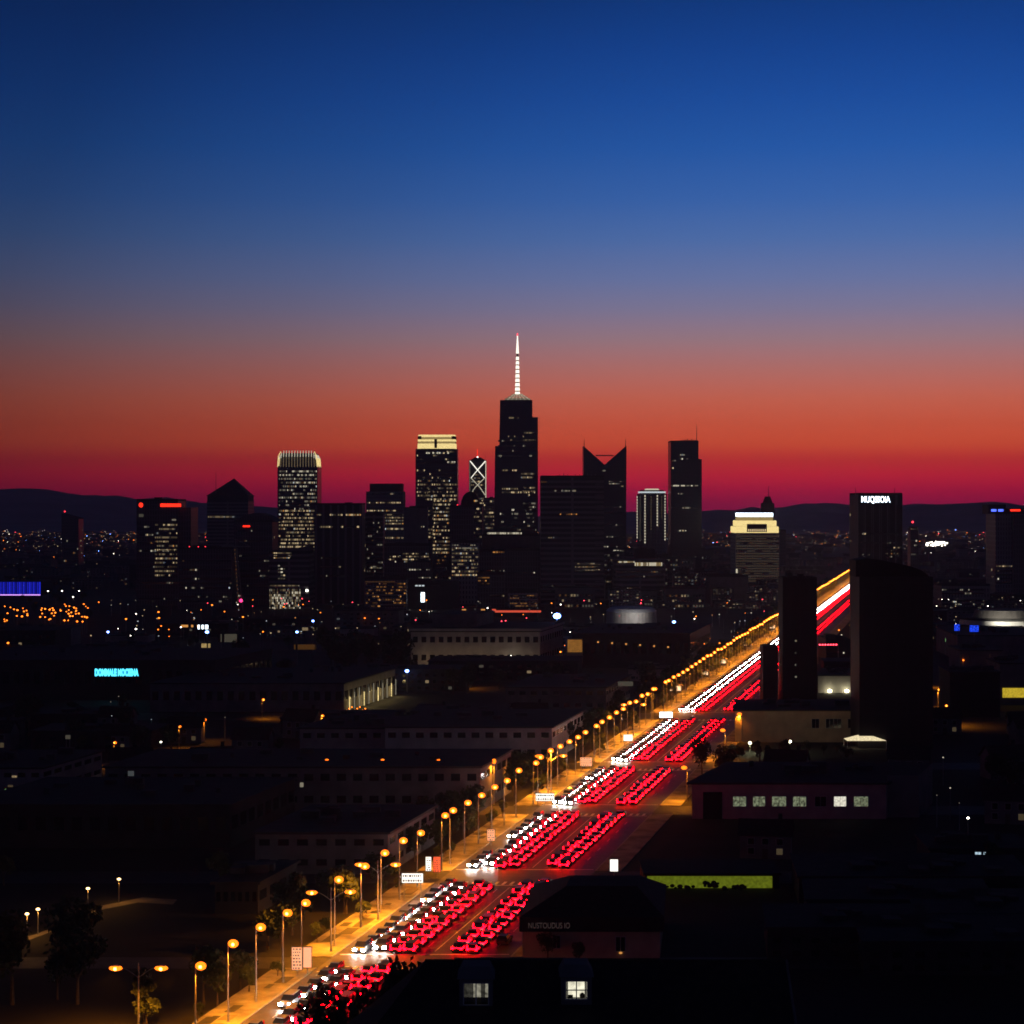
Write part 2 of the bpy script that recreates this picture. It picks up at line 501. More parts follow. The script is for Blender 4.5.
def flank(root, half, depth, ztop, col, rnd, n=7):
    for _ in range(n):
        z = rnd.uniform(8, ztop - 6); y = rnd.uniform(2, depth - 5); L = rnd.uniform(2, 7)
        s = rnd.choice((-1, 1)); mb = MB(); x = s * (half + .07); y1 = min(y + L, depth - 1)
        mb.face([(x, y, z), (x, y1, z), (x, y1, z + 1.7), (x, y, z + 1.7)], col + str(rnd.choice((0, 0, 1))))
        mb.build("window_row", root)

def tower(label, x0, x1, ytop, Y, depth, m, zones=(), cat="office tower", name="office_tower", plant=True, parapet=1.4, taper=0.0, seed=None,
          flanks="warm", group=None):
    rnd = random.Random(seed if seed is not None else hash((round(x0), round(ytop))) & 0xffff)
    # x0..x1 is the outline as seen; the flank turned to the viewer takes its share of it
    if x1 < CX: x1 = max(CX + (x1 - CX) * (Y + depth) / Y, x0 + 4)
    if x0 > CX: x0 = min(CX + (x0 - CX) * (Y + depth) / Y, x1 - 4)
    zones = [(max(z[0], x0 + .5), min(z[1], x1 - .3)) + tuple(z[2:]) for z in zones]
    cxp = (x0 + x1) / 2
    X, zt = px(cxp, ytop, Y)
    w = (x1 - x0) * Y / F / 2
    EXCL.append((X - w - 3, X + w + 3, Y - 6, Y + depth + 3))
    root = thing(name, label, cat, (X, Y, 0), group)
    b = MB()
    wt = w * (1 - taper)
    b.prism([(-w, 0), (w, 0), (w, depth), (-w, depth)], -1, zt, m, "roof", [(-wt, 0 + taper * 3), (wt, taper * 3), (wt, depth), (-wt, depth)])
    b.build("wall", root)
    if parapet > 0:
        p = MB()
        for q in ((-wt, wt, .0, .5), (-wt, wt, depth - .5, depth), (-wt, -wt + .5, .5, depth - .5), (wt - .5, wt, .5, depth - .5)):
            p.box(q[0] + .03, q[1] - .03, q[2] + .03 + taper * 3, q[3] - .03, zt + .003, zt + parapet, "darkwall")
        p.build("parapet", root)
    if plant:
        for _ in range(rnd.choice((2, 3))):
            p = MB()
            pw = rnd.uniform(.12, .3) * w; pc = rnd.uniform(-.55, .55) * w; pd = rnd.uniform(.3, .6) * depth
            p.box(pc - pw, pc + pw, pd, pd + depth * .25, zt + .005, zt + rnd.uniform(1.2, 3.0), "roof2")
            p.build("roof_unit", root)
    rows(root, "window_row", cxp, Y, zones, depth, rnd)
    if flanks:
        flank(root, w + .001, depth, zt * .95, flanks, rnd)
    return root, cxp, Y / F, zt, w

def beacon(root, cxp, Y, x, y, r=0.55, name="beacon", m="beacon"):
    b = MB(); k = Y / F
    xx, zz = (x - cxp) * k, H - (y - HY) * k
    b.bar((xx, 1.5, zz - 2.2), (xx, 1.5, zz - r), .12, "metal")
    b.ball(xx, 1.5, zz, r, r, r, m)
    return b.build(name, root)
def antenna(root, cxp, Y, x, y0, y1, r=0.22, name="antenna", yd=3.0):
    b = MB(); k = Y / F
    xx = (x - cxp) * k
    b.bar((xx, yd, H - (y0 - HY) * k - .5), (xx, yd, H - (y1 - HY) * k), r, "metal", 6, r * .4)
    return b.build(name, root)

# ------------------------------------------------------------------ the skyline, left to right
t, c_, k, zt, w = tower("slim dark tower with a slanted top standing alone at far left", 61.5, 83.5, 519, 2250, 26, "fac_dark",
                        [(64, 82, 524, 580, 4, 1.6, .14, "pale", .05, .9)], plant=False, parapet=0, seed=1)
b = MB(); zz = lambda y, k: H - (y - HY) * k
b.prism([(-w, 0), (w, 0), (w, 26), (-w, 26)], zt, zt + .01, "fac_dark")
i0 = len(b.v)
hL, hR = zz(513.5, k), zt
b.face([(-w, 0, zt), (w, 0, zt), (w, 0, zt + 1.0), (-w, 0, hL)], "fac_dark")
b.face([(w, 26, zt), (-w, 26, zt), (-w, 26, hL), (w, 26, zt + 1.0)], "fac_dark")
b.face([(-w, 26, zt), (-w, 0, zt), (-w, 0, hL), (-w, 26, hL)], "fac_dark")
b.face([(-w, 0, hL), (w, 0, zt + 1.0), (w, 26, zt + 1.0), (-w, 26, hL)], "roof")
b.build("slanted_roof", t)
beacon(t, c_, 2250, 64.5, 511.5, .8)

t, c_, k, zt, w = tower("broad dark tower with a red neon bar on its roofline", 136.5, 186, 501, 1395, 34, "fac_dark",
                        [(139, 150, 526, 530, 4, 1.6, .7, "pale", .1), (172, 176, 519, 523, 4, 1.3, .8, "pale", .2),
                         (155, 188, 524, 578, 4.2, 1.3, .8, "warm", .10, .95), (139, 184, 534, 600, 8, 1.6, .08, "pale", .2)], seed=2)
b = MB(); b.box(w + .01, (190.0 - c_) * k, 4, 36, -1, zz(507.5, k), "fac_dark", "roof"); b.build("side_wing", t)
b = MB(); b.box((160.5 - c_) * k, (181 - c_) * k, -.5, -.05, zz(506.8, k), zz(503.7, k), "neon_red"); b.build("neon_bar", t)
b = MB(); b.ball((141 - c_) * k, -.3, zz(505, k), 1.5, .3, 1.7, "neon_red"); b.build("round_sign", t)
b = MB(); b.box((139 - c_) * k, (143.5 - c_) * k, -.4, -.05, zz(517, k), zz(514, k), "pale0"); b.build("logo_panel", t)

t, c_, k, zt, w = tower("dark wide block below the pyramid-roofed tower with red roof lamps", 178, 238, 549, 1350, 30, "fac_dark",
                        [(180, 236, 560, 606, 4.5, 1.7, .06, "pale", .25)], name="office_block", cat="office block", seed=3)
for x in (189, 198, 205): beacon(t, c_, 1350, x, 547, .42)

t, c_, k, zt, w = tower("tower with a pyramid roof over a tall thin mast", 207, 254, 501, 2050, 46, "fac_band",
                        [(208, 235, 516, 519, 4, 1.5, 1.0, "warm", .0)], plant=False, parapet=0, seed=4)
b = MB(); wd = w * .99
b.prism([(-wd, 0.4), (wd, .4), (wd, 45), (-wd, 45)], zt + .003, zz(496, k), "darkwall", "roof")
b.prism([(-wd - .6, -.3), (wd + .6, -.3), (wd + .6, 46), (-wd - .6, 46)], zz(496, k) + .004, zz(495, k), "darkwall")
apex = ((231 - c_) * k, 23, zz(478, k)); q = zz(495, k) + .005; ww = wd - .4
base = [(-ww, 0, q), (ww, 0, q), (ww, 45, q), (-ww, 45, q)]
for a in range(4): b.face([base[a], base[(a + 1) % 4], apex], "roof2")
b.build("pyramid_roof", t)
antenna(t, c_, 2050, 215.5, 497, 472, .5)

t, c_, k, zt, w = tower("dark tower with a rounded roof and a red beacon, between pyramid and crown towers", 234, 278, 522, 1402, 34, "fac_dark",
                        [(238, 276, 530, 600, 5, 1.6, .05, "pale", .15)], plant=False, seed=5)
b = MB()
arc = [((235 + 42 * i / 12 - c_) * k, zz(522 - 9 * math.sin(math.pi * (i / 12)) ** .7, k)) for i in range(13)]
for (xa, za), (xb, zb) in zip(arc, arc[1:]):
    b.face([(xa, 3, zt), (xb, 3, zt), (xb, 3, zb), (xa, 3, za)], "fac_dark")
    b.face([(xb, 30, zt), (xa, 30, zt), (xa, 30, za), (xb, 30, zb)], "fac_dark")
    b.face([(xa, 3, za), (xb, 3, zb), (xb, 30, zb), (xa, 30, za)], "roof2")
b.build("rounded_roof", t)
beacon(t, c_, 1402, 246.5, 526, .8)
b = MB(); b.box((243 - c_) * k, (250 - c_) * k, -.5, -.05, zz(527, k), zz(525.5, k), "neon_red"); b.build("red_light_strip", t)

t, c_, k, zt, w = tower("tall tower packed with lit windows under a crown of glowing fins", 277.5, 321.5, 466, 2080, 44, "fac_dark",
                        [(279, 321, 470.5, 476, 3.7, 1.25, .95, "pale", .25), (279, 321, 478, 510, 3.75, 1.25, .72, "pale", .18),
                         (279, 321, 510, 552, 3.6, 1.2, .85, "warm", .2), (279, 314, 552, 575, 3.6, 1.2, .5, "warm", .1)],
                        plant=False, parapet=0, name="skyscraper", cat="skyscraper", seed=6)
b = MB(); b.prism([(-w * .93, 2), (w * .93, 2), (w * .93, 42), (-w * .93, 42)], zt + .003, zz(453, k), "fac_dark", "roof",
                  [(-w * .86, 4), (w * .86, 4), (w * .86, 40), (-w * .86, 40)]); b.build("crown_core", t)
b = MB(); nf = 15
for i in range(nf):
    u = -1 + 2 * i / (nf - 1); xx = u * w * .985
    top = zz(450.6 + 4.2 * max(0, abs(u) - .72) / .28, k); lean = -u * abs(u) ** 6 * w * .12
    b.bar((xx, -.2, zt - 1), (xx + lean * .5, .1, zt + (top - zt) * .6), .3, "warm1", 5)
    b.bar((xx + lean * .5, .1, zt + (top - zt) * .6), (xx + lean, 2.0, top), .38, "pale2", 5)
for s in (-1, 1):
    for i in range(1, 10):
        yy = 44 * i / 10
        b.bar((s * w * .99, yy, zt - 1), (s * w * .95, yy, zz(458, k)), .4, "hot_gold", 5)
        b.bar((s * w * .95, yy, zz(458, k)), (s * w * .82, yy, zz(453, k)), .4, "pale2", 5)
for s in (-1, 1):
    b.bar((s * w * .99, 0, zt - 1), (s * w * .95, 0, zz(456, k)), .55, "hot_gold", 5)
    b.bar((s * w * .95, 0, zz(456, k)), (s * w * .84, 1, zz(451.5, k)), .45, "hot_gold", 5)
b.build("crown_fin", t)

t, c_, k, zt, w = tower("lower banded block with a bright glass lobby wall below the crown tower", 269, 314, 553, 1352, 34, "fac_band",
                        [(272, 292, 552.5, 558, 2.4, 2.2, .9, "warm", .15), (278, 285, 565, 581, 3.2, 3.2, .8, "pale", .2), (270, 300, 585, 588, 3, 1.5, .9, "warm", .1)],
                        name="office_block", cat="office block", seed=7, flanks=None)
b = MB(); rl = random.Random(3)
x = 269.5
while x < 301:
    y = 589
    while y < 609.5:
        if rl.random() < .78:
            b.box((x - c_) * k, (x + .9 - c_) * k, -.2, -.03, zz(y + 2.2, k), zz(y, k), rl.choice(("warm1", "pale1", "pale2", "warm0")))
        y += 2.6
    x += 1.5
b.build("lobby_glazing", t)
b = MB(); b.face([(-w, 2, zt), (w, 2, zt), (w, 2, zz(546, k)), (-w, 2, zt + .5)], "wall"); b.face([(-w, 30, zt), (w, 30, zt), (w, 30, zz(546, k)), (-w, 30, zt + .5)], "wall")
b.face([(-w, 2, zt + .5), (w, 2, zz(546, k)), (w, 30, zz(546, k)), (-w, 30, zt + .5)], "roof2"); b.build("sloping_roof", t)
b = MB(); b.ball((307 - c_) * k, -.5, zz(590.5, k), .9, .4, .9, "hot_white"); b.build("wall_lamp", t)

t, c_, k, zt, w = tower("plain dark tower with two rows of amber windows near its top", 314.5, 365.5, 505, 1405, 34, "fac_rib",
                        [(317, 322, 514, 517, 4, 1.4, 1, "warm", .2), (330, 344, 514, 517, 4, 1.4, .95, "warm", .2), (346, 365, 514, 517, 4, 1.4, 1, "warm", .25),
                         (320, 333, 526, 529, 4, 1.4, .8, "warm", .1), (341, 359, 526, 529, 4, 1.4, 1, "warm", .3), (320, 345, 548, 600, 9, 1.5, .04, "pale", .2)], seed=8)
b = MB()
for x in (322, 326.5, 331): b.ball((x - c_) * k, -.8, zz(606, k), .9, .5, .9, "hot_cool")
b.build("entrance_lamp", t)

t, c_, k, zt, w = tower("mid-height tower with stepped cap and a brightly lit upper third", 366, 405.5, 491.5, 2020, 36, "fac_grey",
                        [(372, 401, 493, 496, 4, 1.6, .35, "pale", .15), (367, 404, 502, 505, 3, 1.25, .95, "warm", .25), (367, 404, 510, 513, 3, 1.25, .95, "warm", .35),
                         (385, 404, 514, 524, 3, 1.25, .85, "warm", .15), (384, 404, 528, 542, 9, 1.4, .8, "warm", .15)], parapet=0, plant=False, seed=9)
b = MB(); b.box((369.5 - c_) * k, (402 - c_) * k, 3, 33, zt + .003, zz(483.5, k), "darkwall", "roof"); b.build("stepped_cap", t)
t, c_, k, zt, w = tower("narrow grey slab in front of the stepped-cap tower", 365.5, 385, 515, 1450, 24, "fac_band",
                        [(367, 384, 522, 576, 4.4, 1.5, .12, "pale", .05), (370, 384, 567, 569, 3, 1.5, .8, "pale", .2)], seed=10, flanks=None)
t, c_, k, zt, w = tower("blank grey box tower left of the gold-crowned skyscraper", 404, 428.5, 508, 1930, 30, "wall",
                        [(421, 424, 526, 528, 3, 1.5, 1, "warm", .1)], seed=11, flanks=None, parapet=.8)
t, c_, k, zt, w = tower("low wide office block with two amber window rows under the blank grey box", 384, 433, 546, 1405, 32, "fac_dark",
                        [(388, 432, 553, 559, 2.9, 2.0, .62, "warm", .3), (395, 430, 561, 564, 3, 1.6, .4, "warm", .2), (404, 430, 569, 572, 3, 1.6, .5, "pale", .2), (416, 431, 577, 580, 3, 1.5, .7, "pale", .2)],
                        name="office_block", cat="office block", seed=12, flanks=None)
t, c_, k, zt, w = tower("apartment block speckled with small reddish windows and a red roof lamp", 364.5, 408.5, 580, 1325, 26, "fac_grey",
                        [(366, 408, 583, 610, 3.2, 1.6, .42, "orange", .05)], name="apartment_block", cat="apartment block", seed=13, flanks=None)
beacon(t, c_, 1325, 375.5, 580, .9)
b = MB(); b.box((365 - c_) * k, (395 - c_) * k, -.3, -.05, zz(582.2, k), zz(581.4, k), "orange0"); b.build("light_strip", t)

# gold-crowned skyscraper
t, c_, k, zt, w = tower("skyscraper with a gold floodlit crown and scattered lit offices", 415.5, 458.5, 449, 2120, 42, "fac_dark",
                        [(417, 458, 451, 480, 3.7, 1.4, .16, "warm", .2), (417, 458, 480, 500, 3.7, 1.3, .5, "warm", .15), (433, 451, 500, 552, 3.7, 1.35, .85, "warm", .3),
                         (424, 434, 488, 540, 3.7, 1.3, .4, "warm", .12), (437, 446, 552, 588, 3.7, 1.3, .5, "orange", .05), (426, 456, 452, 464, 9.4, 2.6, .4, "pale", .8)],
                        plant=False, parapet=0, name="skyscraper", cat="skyscraper", seed=14)
def octo(hx, d0, d1, cut):
    return [(-hx + cut, d0), (hx - cut, d0), (hx, d0 + cut), (hx, d1 - cut), (hx - cut, d1), (-hx + cut, d1), (-hx, d1 - cut), (-hx, d0 + cut)]
b = MB(); hx = w * .9
b.prism(octo(hx, 2, 40, 4), zt + .003, zz(436, k), "darkwall", "roof"); b.build("crown_core", t)
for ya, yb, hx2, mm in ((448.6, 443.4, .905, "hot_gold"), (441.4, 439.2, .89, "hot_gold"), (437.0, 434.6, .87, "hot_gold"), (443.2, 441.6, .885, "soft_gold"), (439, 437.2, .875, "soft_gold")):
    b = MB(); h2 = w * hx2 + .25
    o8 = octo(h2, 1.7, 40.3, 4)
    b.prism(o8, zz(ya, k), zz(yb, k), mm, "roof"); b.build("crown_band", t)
b = MB(); b.box((434.3 - c_) * k, (437 - c_) * k, 1.2, 1.69, zz(448, k), zz(439, k), "darkwall"); b.build("crown_pier", t)

# X-braced tower
t, c_, k, zt, w = tower("slender tower outlined by white glowing X bracing", 469, 486.5, 460, 2300, 20, "fac_dark",
                        [(471, 485, 474, 500, 3.4, 1.2, .5, "warm", .15), (473, 486, 500, 505, 2.6, 1.2, .9, "warm", .35)], plant=False, parapet=0, seed=15, name="skyscraper", cat="skyscraper")
b = MB()
def seg2(xa, ya, xb, yb, r=.55, m="brace_glow"):
    b.bar(((xa - c_) * k, -.5, zz(ya, k)), ((xb - c_) * k, -.5, zz(yb, k)), r, m, 5)
seg2(470, 461, 477.5, 470, .6); seg2(485.5, 461, 477.5, 470, .6)
seg2(477.5, 470, 471, 478, .45); seg2(477.5, 470, 484.5, 478, .45)
seg2(471, 478, 480, 487.5, .4, "pale2"); seg2(484.5, 478, 475, 487.5, .4, "pale2")
seg2(475, 487.5, 472, 492, .3, "pale2"); seg2(480, 487.5, 485, 495, .45, "pale2")
seg2(469.8, 461, 469.8, 495, .3, "pale1"); seg2(485.8, 461, 485.8, 498, .5, "pale2")
b.build("light_bracing", t)
b = MB(); b.prism([(-w * .8, 2), (w * .8, 2), (w * .8, 18), (-w * .8, 18)], zt + .003, zz(457.5, k), "darkwall", None, [(-w * .4, 6), (w * .4, 6), (w * .4, 14), (-w * .4, 14)]); b.build("cap", t)
b = MB(); b.bar((-.5, 8, zz(458, k)), (-.5, 8, zz(449, k)), .25, "neon_red", 5); b.ball(-.2, 7, zz(457, k), .7, .7, .9, "hot_white"); b.build("mast", t)
antenna(t, c_, 2300, 485, 461, 450, .18)

t, c_, k, zt, w = tower("dark block with a dome cap and red beacon in front of the X-braced tower", 449.5, 483, 507, 1485, 30, "fac_dark",
                        [(474, 482, 500, 540, 4, 1.6, .3, "warm", .15), (452, 470, 520, 540, 6, 1.6, .08, "pale", .2)], seed=16)
b = MB(); b.ball((470 - c_) * k, 14, zt, 7.5, 7.5, (zz(491, k) - zt), "darkwall", 14, 8); b.build("dome", t)
beacon(t, c_, 1485, 457.5, 505.5, .7)
t, c_, k, zt, w = tower("narrow lit block tucked between X-braced tower and the spire skyscraper", 483.5, 494.5, 499, 2250, 26, "fac_grey",
                        [(484, 494, 500.5, 545, 3.8, 1.6, .6, "warm", .2)], seed=17, flanks=None)
t, c_, k, zt, w = tower("squat pale-grid office block with rows of warm windows below the dome block", 451, 479.5, 543, 1408, 28, "fac_pale",
                        [(452, 479, 544.5, 548, 3, 1.6, .9, "pale", .1), (452, 478, 549, 577, 3.6, 1.7, .72, "warm", .15)], name="office_block", cat="office block", seed=18, flanks=None)

# main tower with spire
Y0 = 2000.0
t = thing("skyscraper", "tallest black skyscraper topped by a white glowing spire", "skyscraper", (0, Y0, 0))
def zy(y): return 575.0 - y
b = MB()
b.prism([(-15, 0), (21, 0), (21, 42), (-15, 42)], -1, zy(400), "fac_blue", "roof", [(-12, 1.5), (20.4, 1.5), (20.4, 40), (-12, 40)]); b.build("wall", t)
b = MB(); b.box(19.0, 26, 3, 38, -1, zy(417), "fac_blue", "roof"); b.build("side_wing", t)
b = MB(); b.prism([(-18.5, 4), (-11, 4), (-11, 36), (-18.5, 36)], -1, zy(446), "fac_blue", "roof", [(-17, 4), (-10, 4), (-10, 36), (-17, 36)]); b.build("side_wing", t)
rn = random.Random(21)
def mt(za, zb, n, dens, col, pitch, xa, xb, hi):
    pass
rows(t, "window_row", 512, Y0, [(509, 519, 417, 419, 3.6, 1.5, .8, "warm", .0), (508, 518, 432, 440, 3.6, 1.5, .2, "warm", 0), (523, 536, 432, 443, 3.7, 1.5, .55, "warm", .1),
     (502, 517, 469.5, 472, 3.6, 1.4, 1, "warm", .35), (521, 537, 473, 480, 3.6, 1.5, .6, "warm", .1), (502, 518, 488, 491, 3.6, 1.4, .95, "warm", .3), (523, 536, 487, 495, 3.6, 1.4, .6, "warm", .15),
     (502, 535, 491.5, 494, 3.6, 1.4, .9, "warm", .3), (523, 536, 499, 512, 3.6, 1.5, .5, "pale", .2), (500, 536, 505, 530, 4, 1.6, .25, "pale", .1), (498, 536, 440, 470, 5, 1.6, .1, "pale", .02)], 40, rn)
# the slanting front needs no correction: panes stand up to 1.5 m proud near the top
b = MB()
b.prism([(-8, 4), (19, 4), (19, 36), (-8, 36)], zy(400) + .003, zy(397.6), "pale0", "roof", [(-5.5, 6), (17, 6), (17, 34), (-5.5, 34)])
for i in range(12):
    xx = -6.5 + 24 * i / 11
    b.bar((xx, 3.6, zy(399.4)), (5.5 + (xx - 5.5) * .35, 8, zy(393.6)), .36, "pale2" if i % 2 else "warm1", 5)
for yv, hw in ((398.7, 13), (396.6, 9.5), (394.8, 6)):
    b.bar((5.5 - hw, 3.3, zy(yv)), (5.5 + hw, 3.3, zy(yv)), .35, "pale1", 5)
b.build("crown", t)
b = MB()
for i in range(9):
    y0 = 394.5 - i * 4.4; rr0 = 2.6 - i * .13
    b.cyl(5.5, 10, zy(y0), zy(y0 - 3.2), rr0, rr0 * .9, "spire_glow", 8)
    b.cyl(5.5, 10, zy(y0 - 3.2) + .002, zy(y0 - 4.4), rr0 * .62, rr0 * .62, "pale0", 8)
b.cyl(5.5, 10, zy(354.9), zy(352.8), 1.0, 1.0, "metal", 8)
b.cyl(5.5, 10, zy(352.8) + .002, zy(335), 1.5, .5, "spire_glow", 8)
sp_ = b.build("spire", t)
b = MB(); b.cyl(5.5, 10, zy(335) + .003, zy(332.4), .5, .25, "beacon", 8); b.build("spire_tip", sp_)
t, c_, k, zt, w = tower("broad grey podium block with a cream lit terrace row under the spire skyscraper", 478, 542, 536, 1500, 40, "wall",
                        [], name="podium_block", cat="office block", seed=22, flanks=None, plant=False)
b = MB(); b.box((486 - c_) * k, (523 - c_) * k, 1, 24, zt + .004, zz(531.2, k), "darkwall", "roof"); b.build("terrace_pavilion", t)
b = MB()
for i in range(22):
    xx = 487 + i * 1.6
    b.box((xx - c_) * k, (xx + 1.1 - c_) * k, .8, .97, zz(535.6, k), zz(532.4, k), rn.choice(("pale2", "pale2", "pale1")))
b.build("terrace_glazing", t)
for (x0, x1, yt, Yv, lab, zn) in (
    (478, 505, 552, 1430, "dark flat block with one amber window line left of the spire podium", [(492, 506, 551.5, 553.5, 3, 1.4, .9, "orange", .1), (480, 505, 560, 575, 5, 1.5, .12, "pale", .1)]),
    (505, 540, 551, 1432, "dark flat block with almost no lights under the spire skyscraper", [(508, 538, 572, 574, 3, 1.5, .15, "pale", .2)]),
    (477, 505, 575, 1345, "low brownish block with a few orange shop windows near the red roof line", [(478, 490, 577, 588, 3, 1.8, .55, "orange", .3), (490, 504, 580, 600, 5, 1.6, .12, "warm", .2)]),
    (508, 538, 593, 1335, "small reddish apartment block above the glowing red roof line", [(510, 537, 595, 608, 2.6, 1.4, .45, "orange", .0)])):
    tower(lab, x0, x1, yt, Yv, 28, "fac_dark" if yt < 590 else "fac_pale", zn, name="office_block", cat="office block", flanks=None, seed=int(x0))

t, c_, k, zt, w = tower("massive dark slab tower with a single amber window row, right of the spire", 540, 604, 477.5, 1405, 42, "fac_band",
                        [(560, 577, 513.5, 516, 3, 1.5, 1, "orange", .4), (554, 576, 490, 493, 4, 1.5, .4, "pale", 0), (546, 554, 537, 540, 3, 1.5, .7, "warm", 0),
                         (575, 600, 563, 570, 3.2, 1.6, .75, "warm", .05), (542, 600, 585, 602, 5, 1.7, .08, "pale", .2)], seed=24, plant=False)
b = MB()
for i in range(34):
    y = 480 + i * 3.6
    b.box((595 - c_) * k, (603.6 - c_) * k, -.25, -.03, zz(y + 1.3, k), zz(y, k), "wall")
b.build("louvre_panel", t)
b = MB()
for i in range(10):
    xx = (560 + i * 4 - c_) * k
    b.bar((xx, 10, zt), (xx, 10, zt + rn.uniform(1.0, 3.4)), .3, "metal", 4)
b.box((541 - c_) * k, (546.5 - c_) * k, -.3, -.03, zz(482.5, k), zz(481.5, k), "orange0")
b.build("roof_mast", t)
b = MB(); b.box((568 - c_) * k, (588 - c_) * k, -6, -.1, 0, zz(592, k), "darkwall", "roof")
for i in range(16):
    for j in range(3):
        if rn.random() < .6:
            xx = 569 + i * 1.2; yy = 594 + j * 3.2
            b.box((xx - c_) * k, (xx + .7 - c_) * k, -6.2, -6.03, zz(yy + 1.4, k), zz(yy, k), "blue1")
b.box((570 - c_) * k, (589 - c_) * k, -6.4, -6.03, zz(608.2, k), zz(606.6, k), "hot_cool"); b.build("entrance_hall", t)

# V-top tower
Yv = 2050.0; kv = Yv / F; cv = 605.0
t = thing("skyscraper", "dark tower ending in a sharp V notch between two horns", "skyscraper", ((cv - CX) * kv, Yv, 0))
def P(x, y, d): return ((x - cv) * kv, d, H - (y - HY) * kv)
b = MB(); D = 34
prof = [(584, 640), (626, 640), (626.5, 446), (605, 465), (583.5, 446)]
bot = [(P(584, 640, 0)[0], -1), (P(626, 640, 0)[0], -1)]
fr = [((x - cv) * kv, 0, max(-1, H - (y - HY) * kv)) for x, y in prof]; bk = [(x, D, z) for x, y, z in fr]
b.face([fr[0], fr[1], fr[2], fr[3]], "fac_blue"); b.face([fr[0], fr[3], fr[4]], "fac_blue")
b.face([bk[1], bk[0], bk[3], bk[2]], "fac_blue"); b.face([bk[0], bk[4], bk[3]], "fac_blue")
for i in range(5):
    j = (i + 1) % 5; b.face([fr[j], fr[i], bk[i], bk[j]], "fac_blue" if i != 2 and i != 3 else "roof")
b.build("wall", t)
b = MB(); b.box((596 - cv) * kv, (614 - cv) * kv, 6, 7, H - (456 - HY) * kv, H - (454.8 - HY) * kv, "metal"); b.build("cross_bar", t)
for x in (584.3, 625.7):
    antenna(t, cv, Yv, x, 447, 438.5, .5)
rows(t, "window_row", cv, Yv, [(602, 606, 470, 472, 3, 1.5, 1, "pale", .3), (609, 624, 481, 485, 2.2, 1.5, .8, "pale", .1), (600, 604, 484.5, 487, 3, 1.5, 1, "warm", .8),
     (620, 624, 485.5, 488, 3, 1.5, .8, "warm", .2), (590, 624, 546, 549, 3, 1.4, .5, "pale", .2), (586, 625, 550, 600, 5, 1.6, .08, "pale", .1), (587, 624, 500, 545, 6, 1.6, .04, "pale", 0)], D, rn)
tower("low dark hall with a curving line of amber lights beside the V-notched tower", 604, 616, 580, 1452, 20, "fac_dark",
      [(606, 614, 581, 584, 3, 1.5, .8, "warm", .3)], name="office_block", cat="office block", flanks=None, seed=25)

# cylinder tower with light stripes
Yv = 2150.0; kv = Yv / F; cv = 653.0
t = thing("office_tower", "round tower with white vertical light stripes and a lit ring roof", "office tower", ((cv - CX) * kv, Yv + 17, 0))
R0 = 15 * kv
b = MB(); b.cyl(0, 0, -1, H - (494 - HY) * kv, R0, R0, "fac_grey", 28); b.build("wall", t)
b = MB(); b.cyl(0, 0, H - (494 - HY) * kv + .003, H - (490 - HY) * kv, R0 * .88, R0 * .8, "darkwall", 28)
b.build("drum_roof", t)
b = MB(); b.cyl(0, 0, H - (493 - HY) * kv, H - (491.4 - HY) * kv, R0 * .93, R0 * .93, "cool2", 28)
b.cyl(0, 0, H - (490 - HY) * kv + .003, H - (488.6 - HY) * kv, R0 * .5, R0 * .45, "pale2", 20); b.build("light_ring", t)
for a, top, bt, mm in ((-80, 497, 540, "pale2"), (-31, 496, 543, "pale2"), (17, 496, 527, "pale2"), (56, 496, 542, "pale2"), (-55, 497, 541, "pale0"), (-7, 497, 530, "warm0"), (36, 497, 520, "warm0"), (130, 497, 540, "pale2"), (180, 497, 540, "pale2"), (-130, 497, 540, "pale2")):
    b = MB(); th = math.radians(a)
    y = top
    while y < bt:
        ax, ay = math.sin(th) * (R0 + .15), -math.cos(th) * (R0 + .15)
        b.ball(ax, ay, H - (y - HY) * kv, .75, .75, 1.15, mm, 6, 4); y += 2.9
    b.build("light_stripe", t)
tower("dark stub block at the foot of the round striped tower", 634, 655, 551, 1500, 24, "darkwall", [], name="office_block", cat="office block", flanks=None, seed=26)
# round-cornered low-rise
Yv = 1392.0; kv = Yv / F; cv = 640.0
t = thing("office_block", "low round-cornered office block with a gold lit top storey", "office block", ((cv - CX) * kv, Yv, 0))
hx = 25.5 * kv; po = []
for cxx, cyy, a0 in ((hx - 9, 9, -90), (hx - 9, 30, 0), (-hx + 9, 30, 90), (-hx + 9, 9, 180)):
    for i in range(6):
        a = math.radians(a0 + 18 * i); po.append((cxx + 9 * math.cos(a), cyy + 9 * math.sin(a)))
b = MB(); b.prism(po, -1, H - (560 - HY) * kv, "fac_band", "roof2"); b.build("wall", t)
b = MB()
for i in range(38):
    xx = 618 + i * 1.2
    yv = 561.2 if xx < 634 else 562.5
    hh = 1.5 if xx < 634 else 3.4
    if xx < 662:
        b.box((xx - cv) * kv, (xx + .85 - cv) * kv, -.16, -.02, H - (yv + hh - HY) * kv, H - (yv - HY) * kv, rn.choice(("soft_gold", "pale2", "warm1")))
b.build("lit_storey", t)
rows(t, "window_row", cv, Yv, [(618, 632, 588, 591, 3, 1.6, .8, "pale", .2), (616, 662, 571, 602, 4.6, 1.6, .07, "pale", .1)], 30, rn)

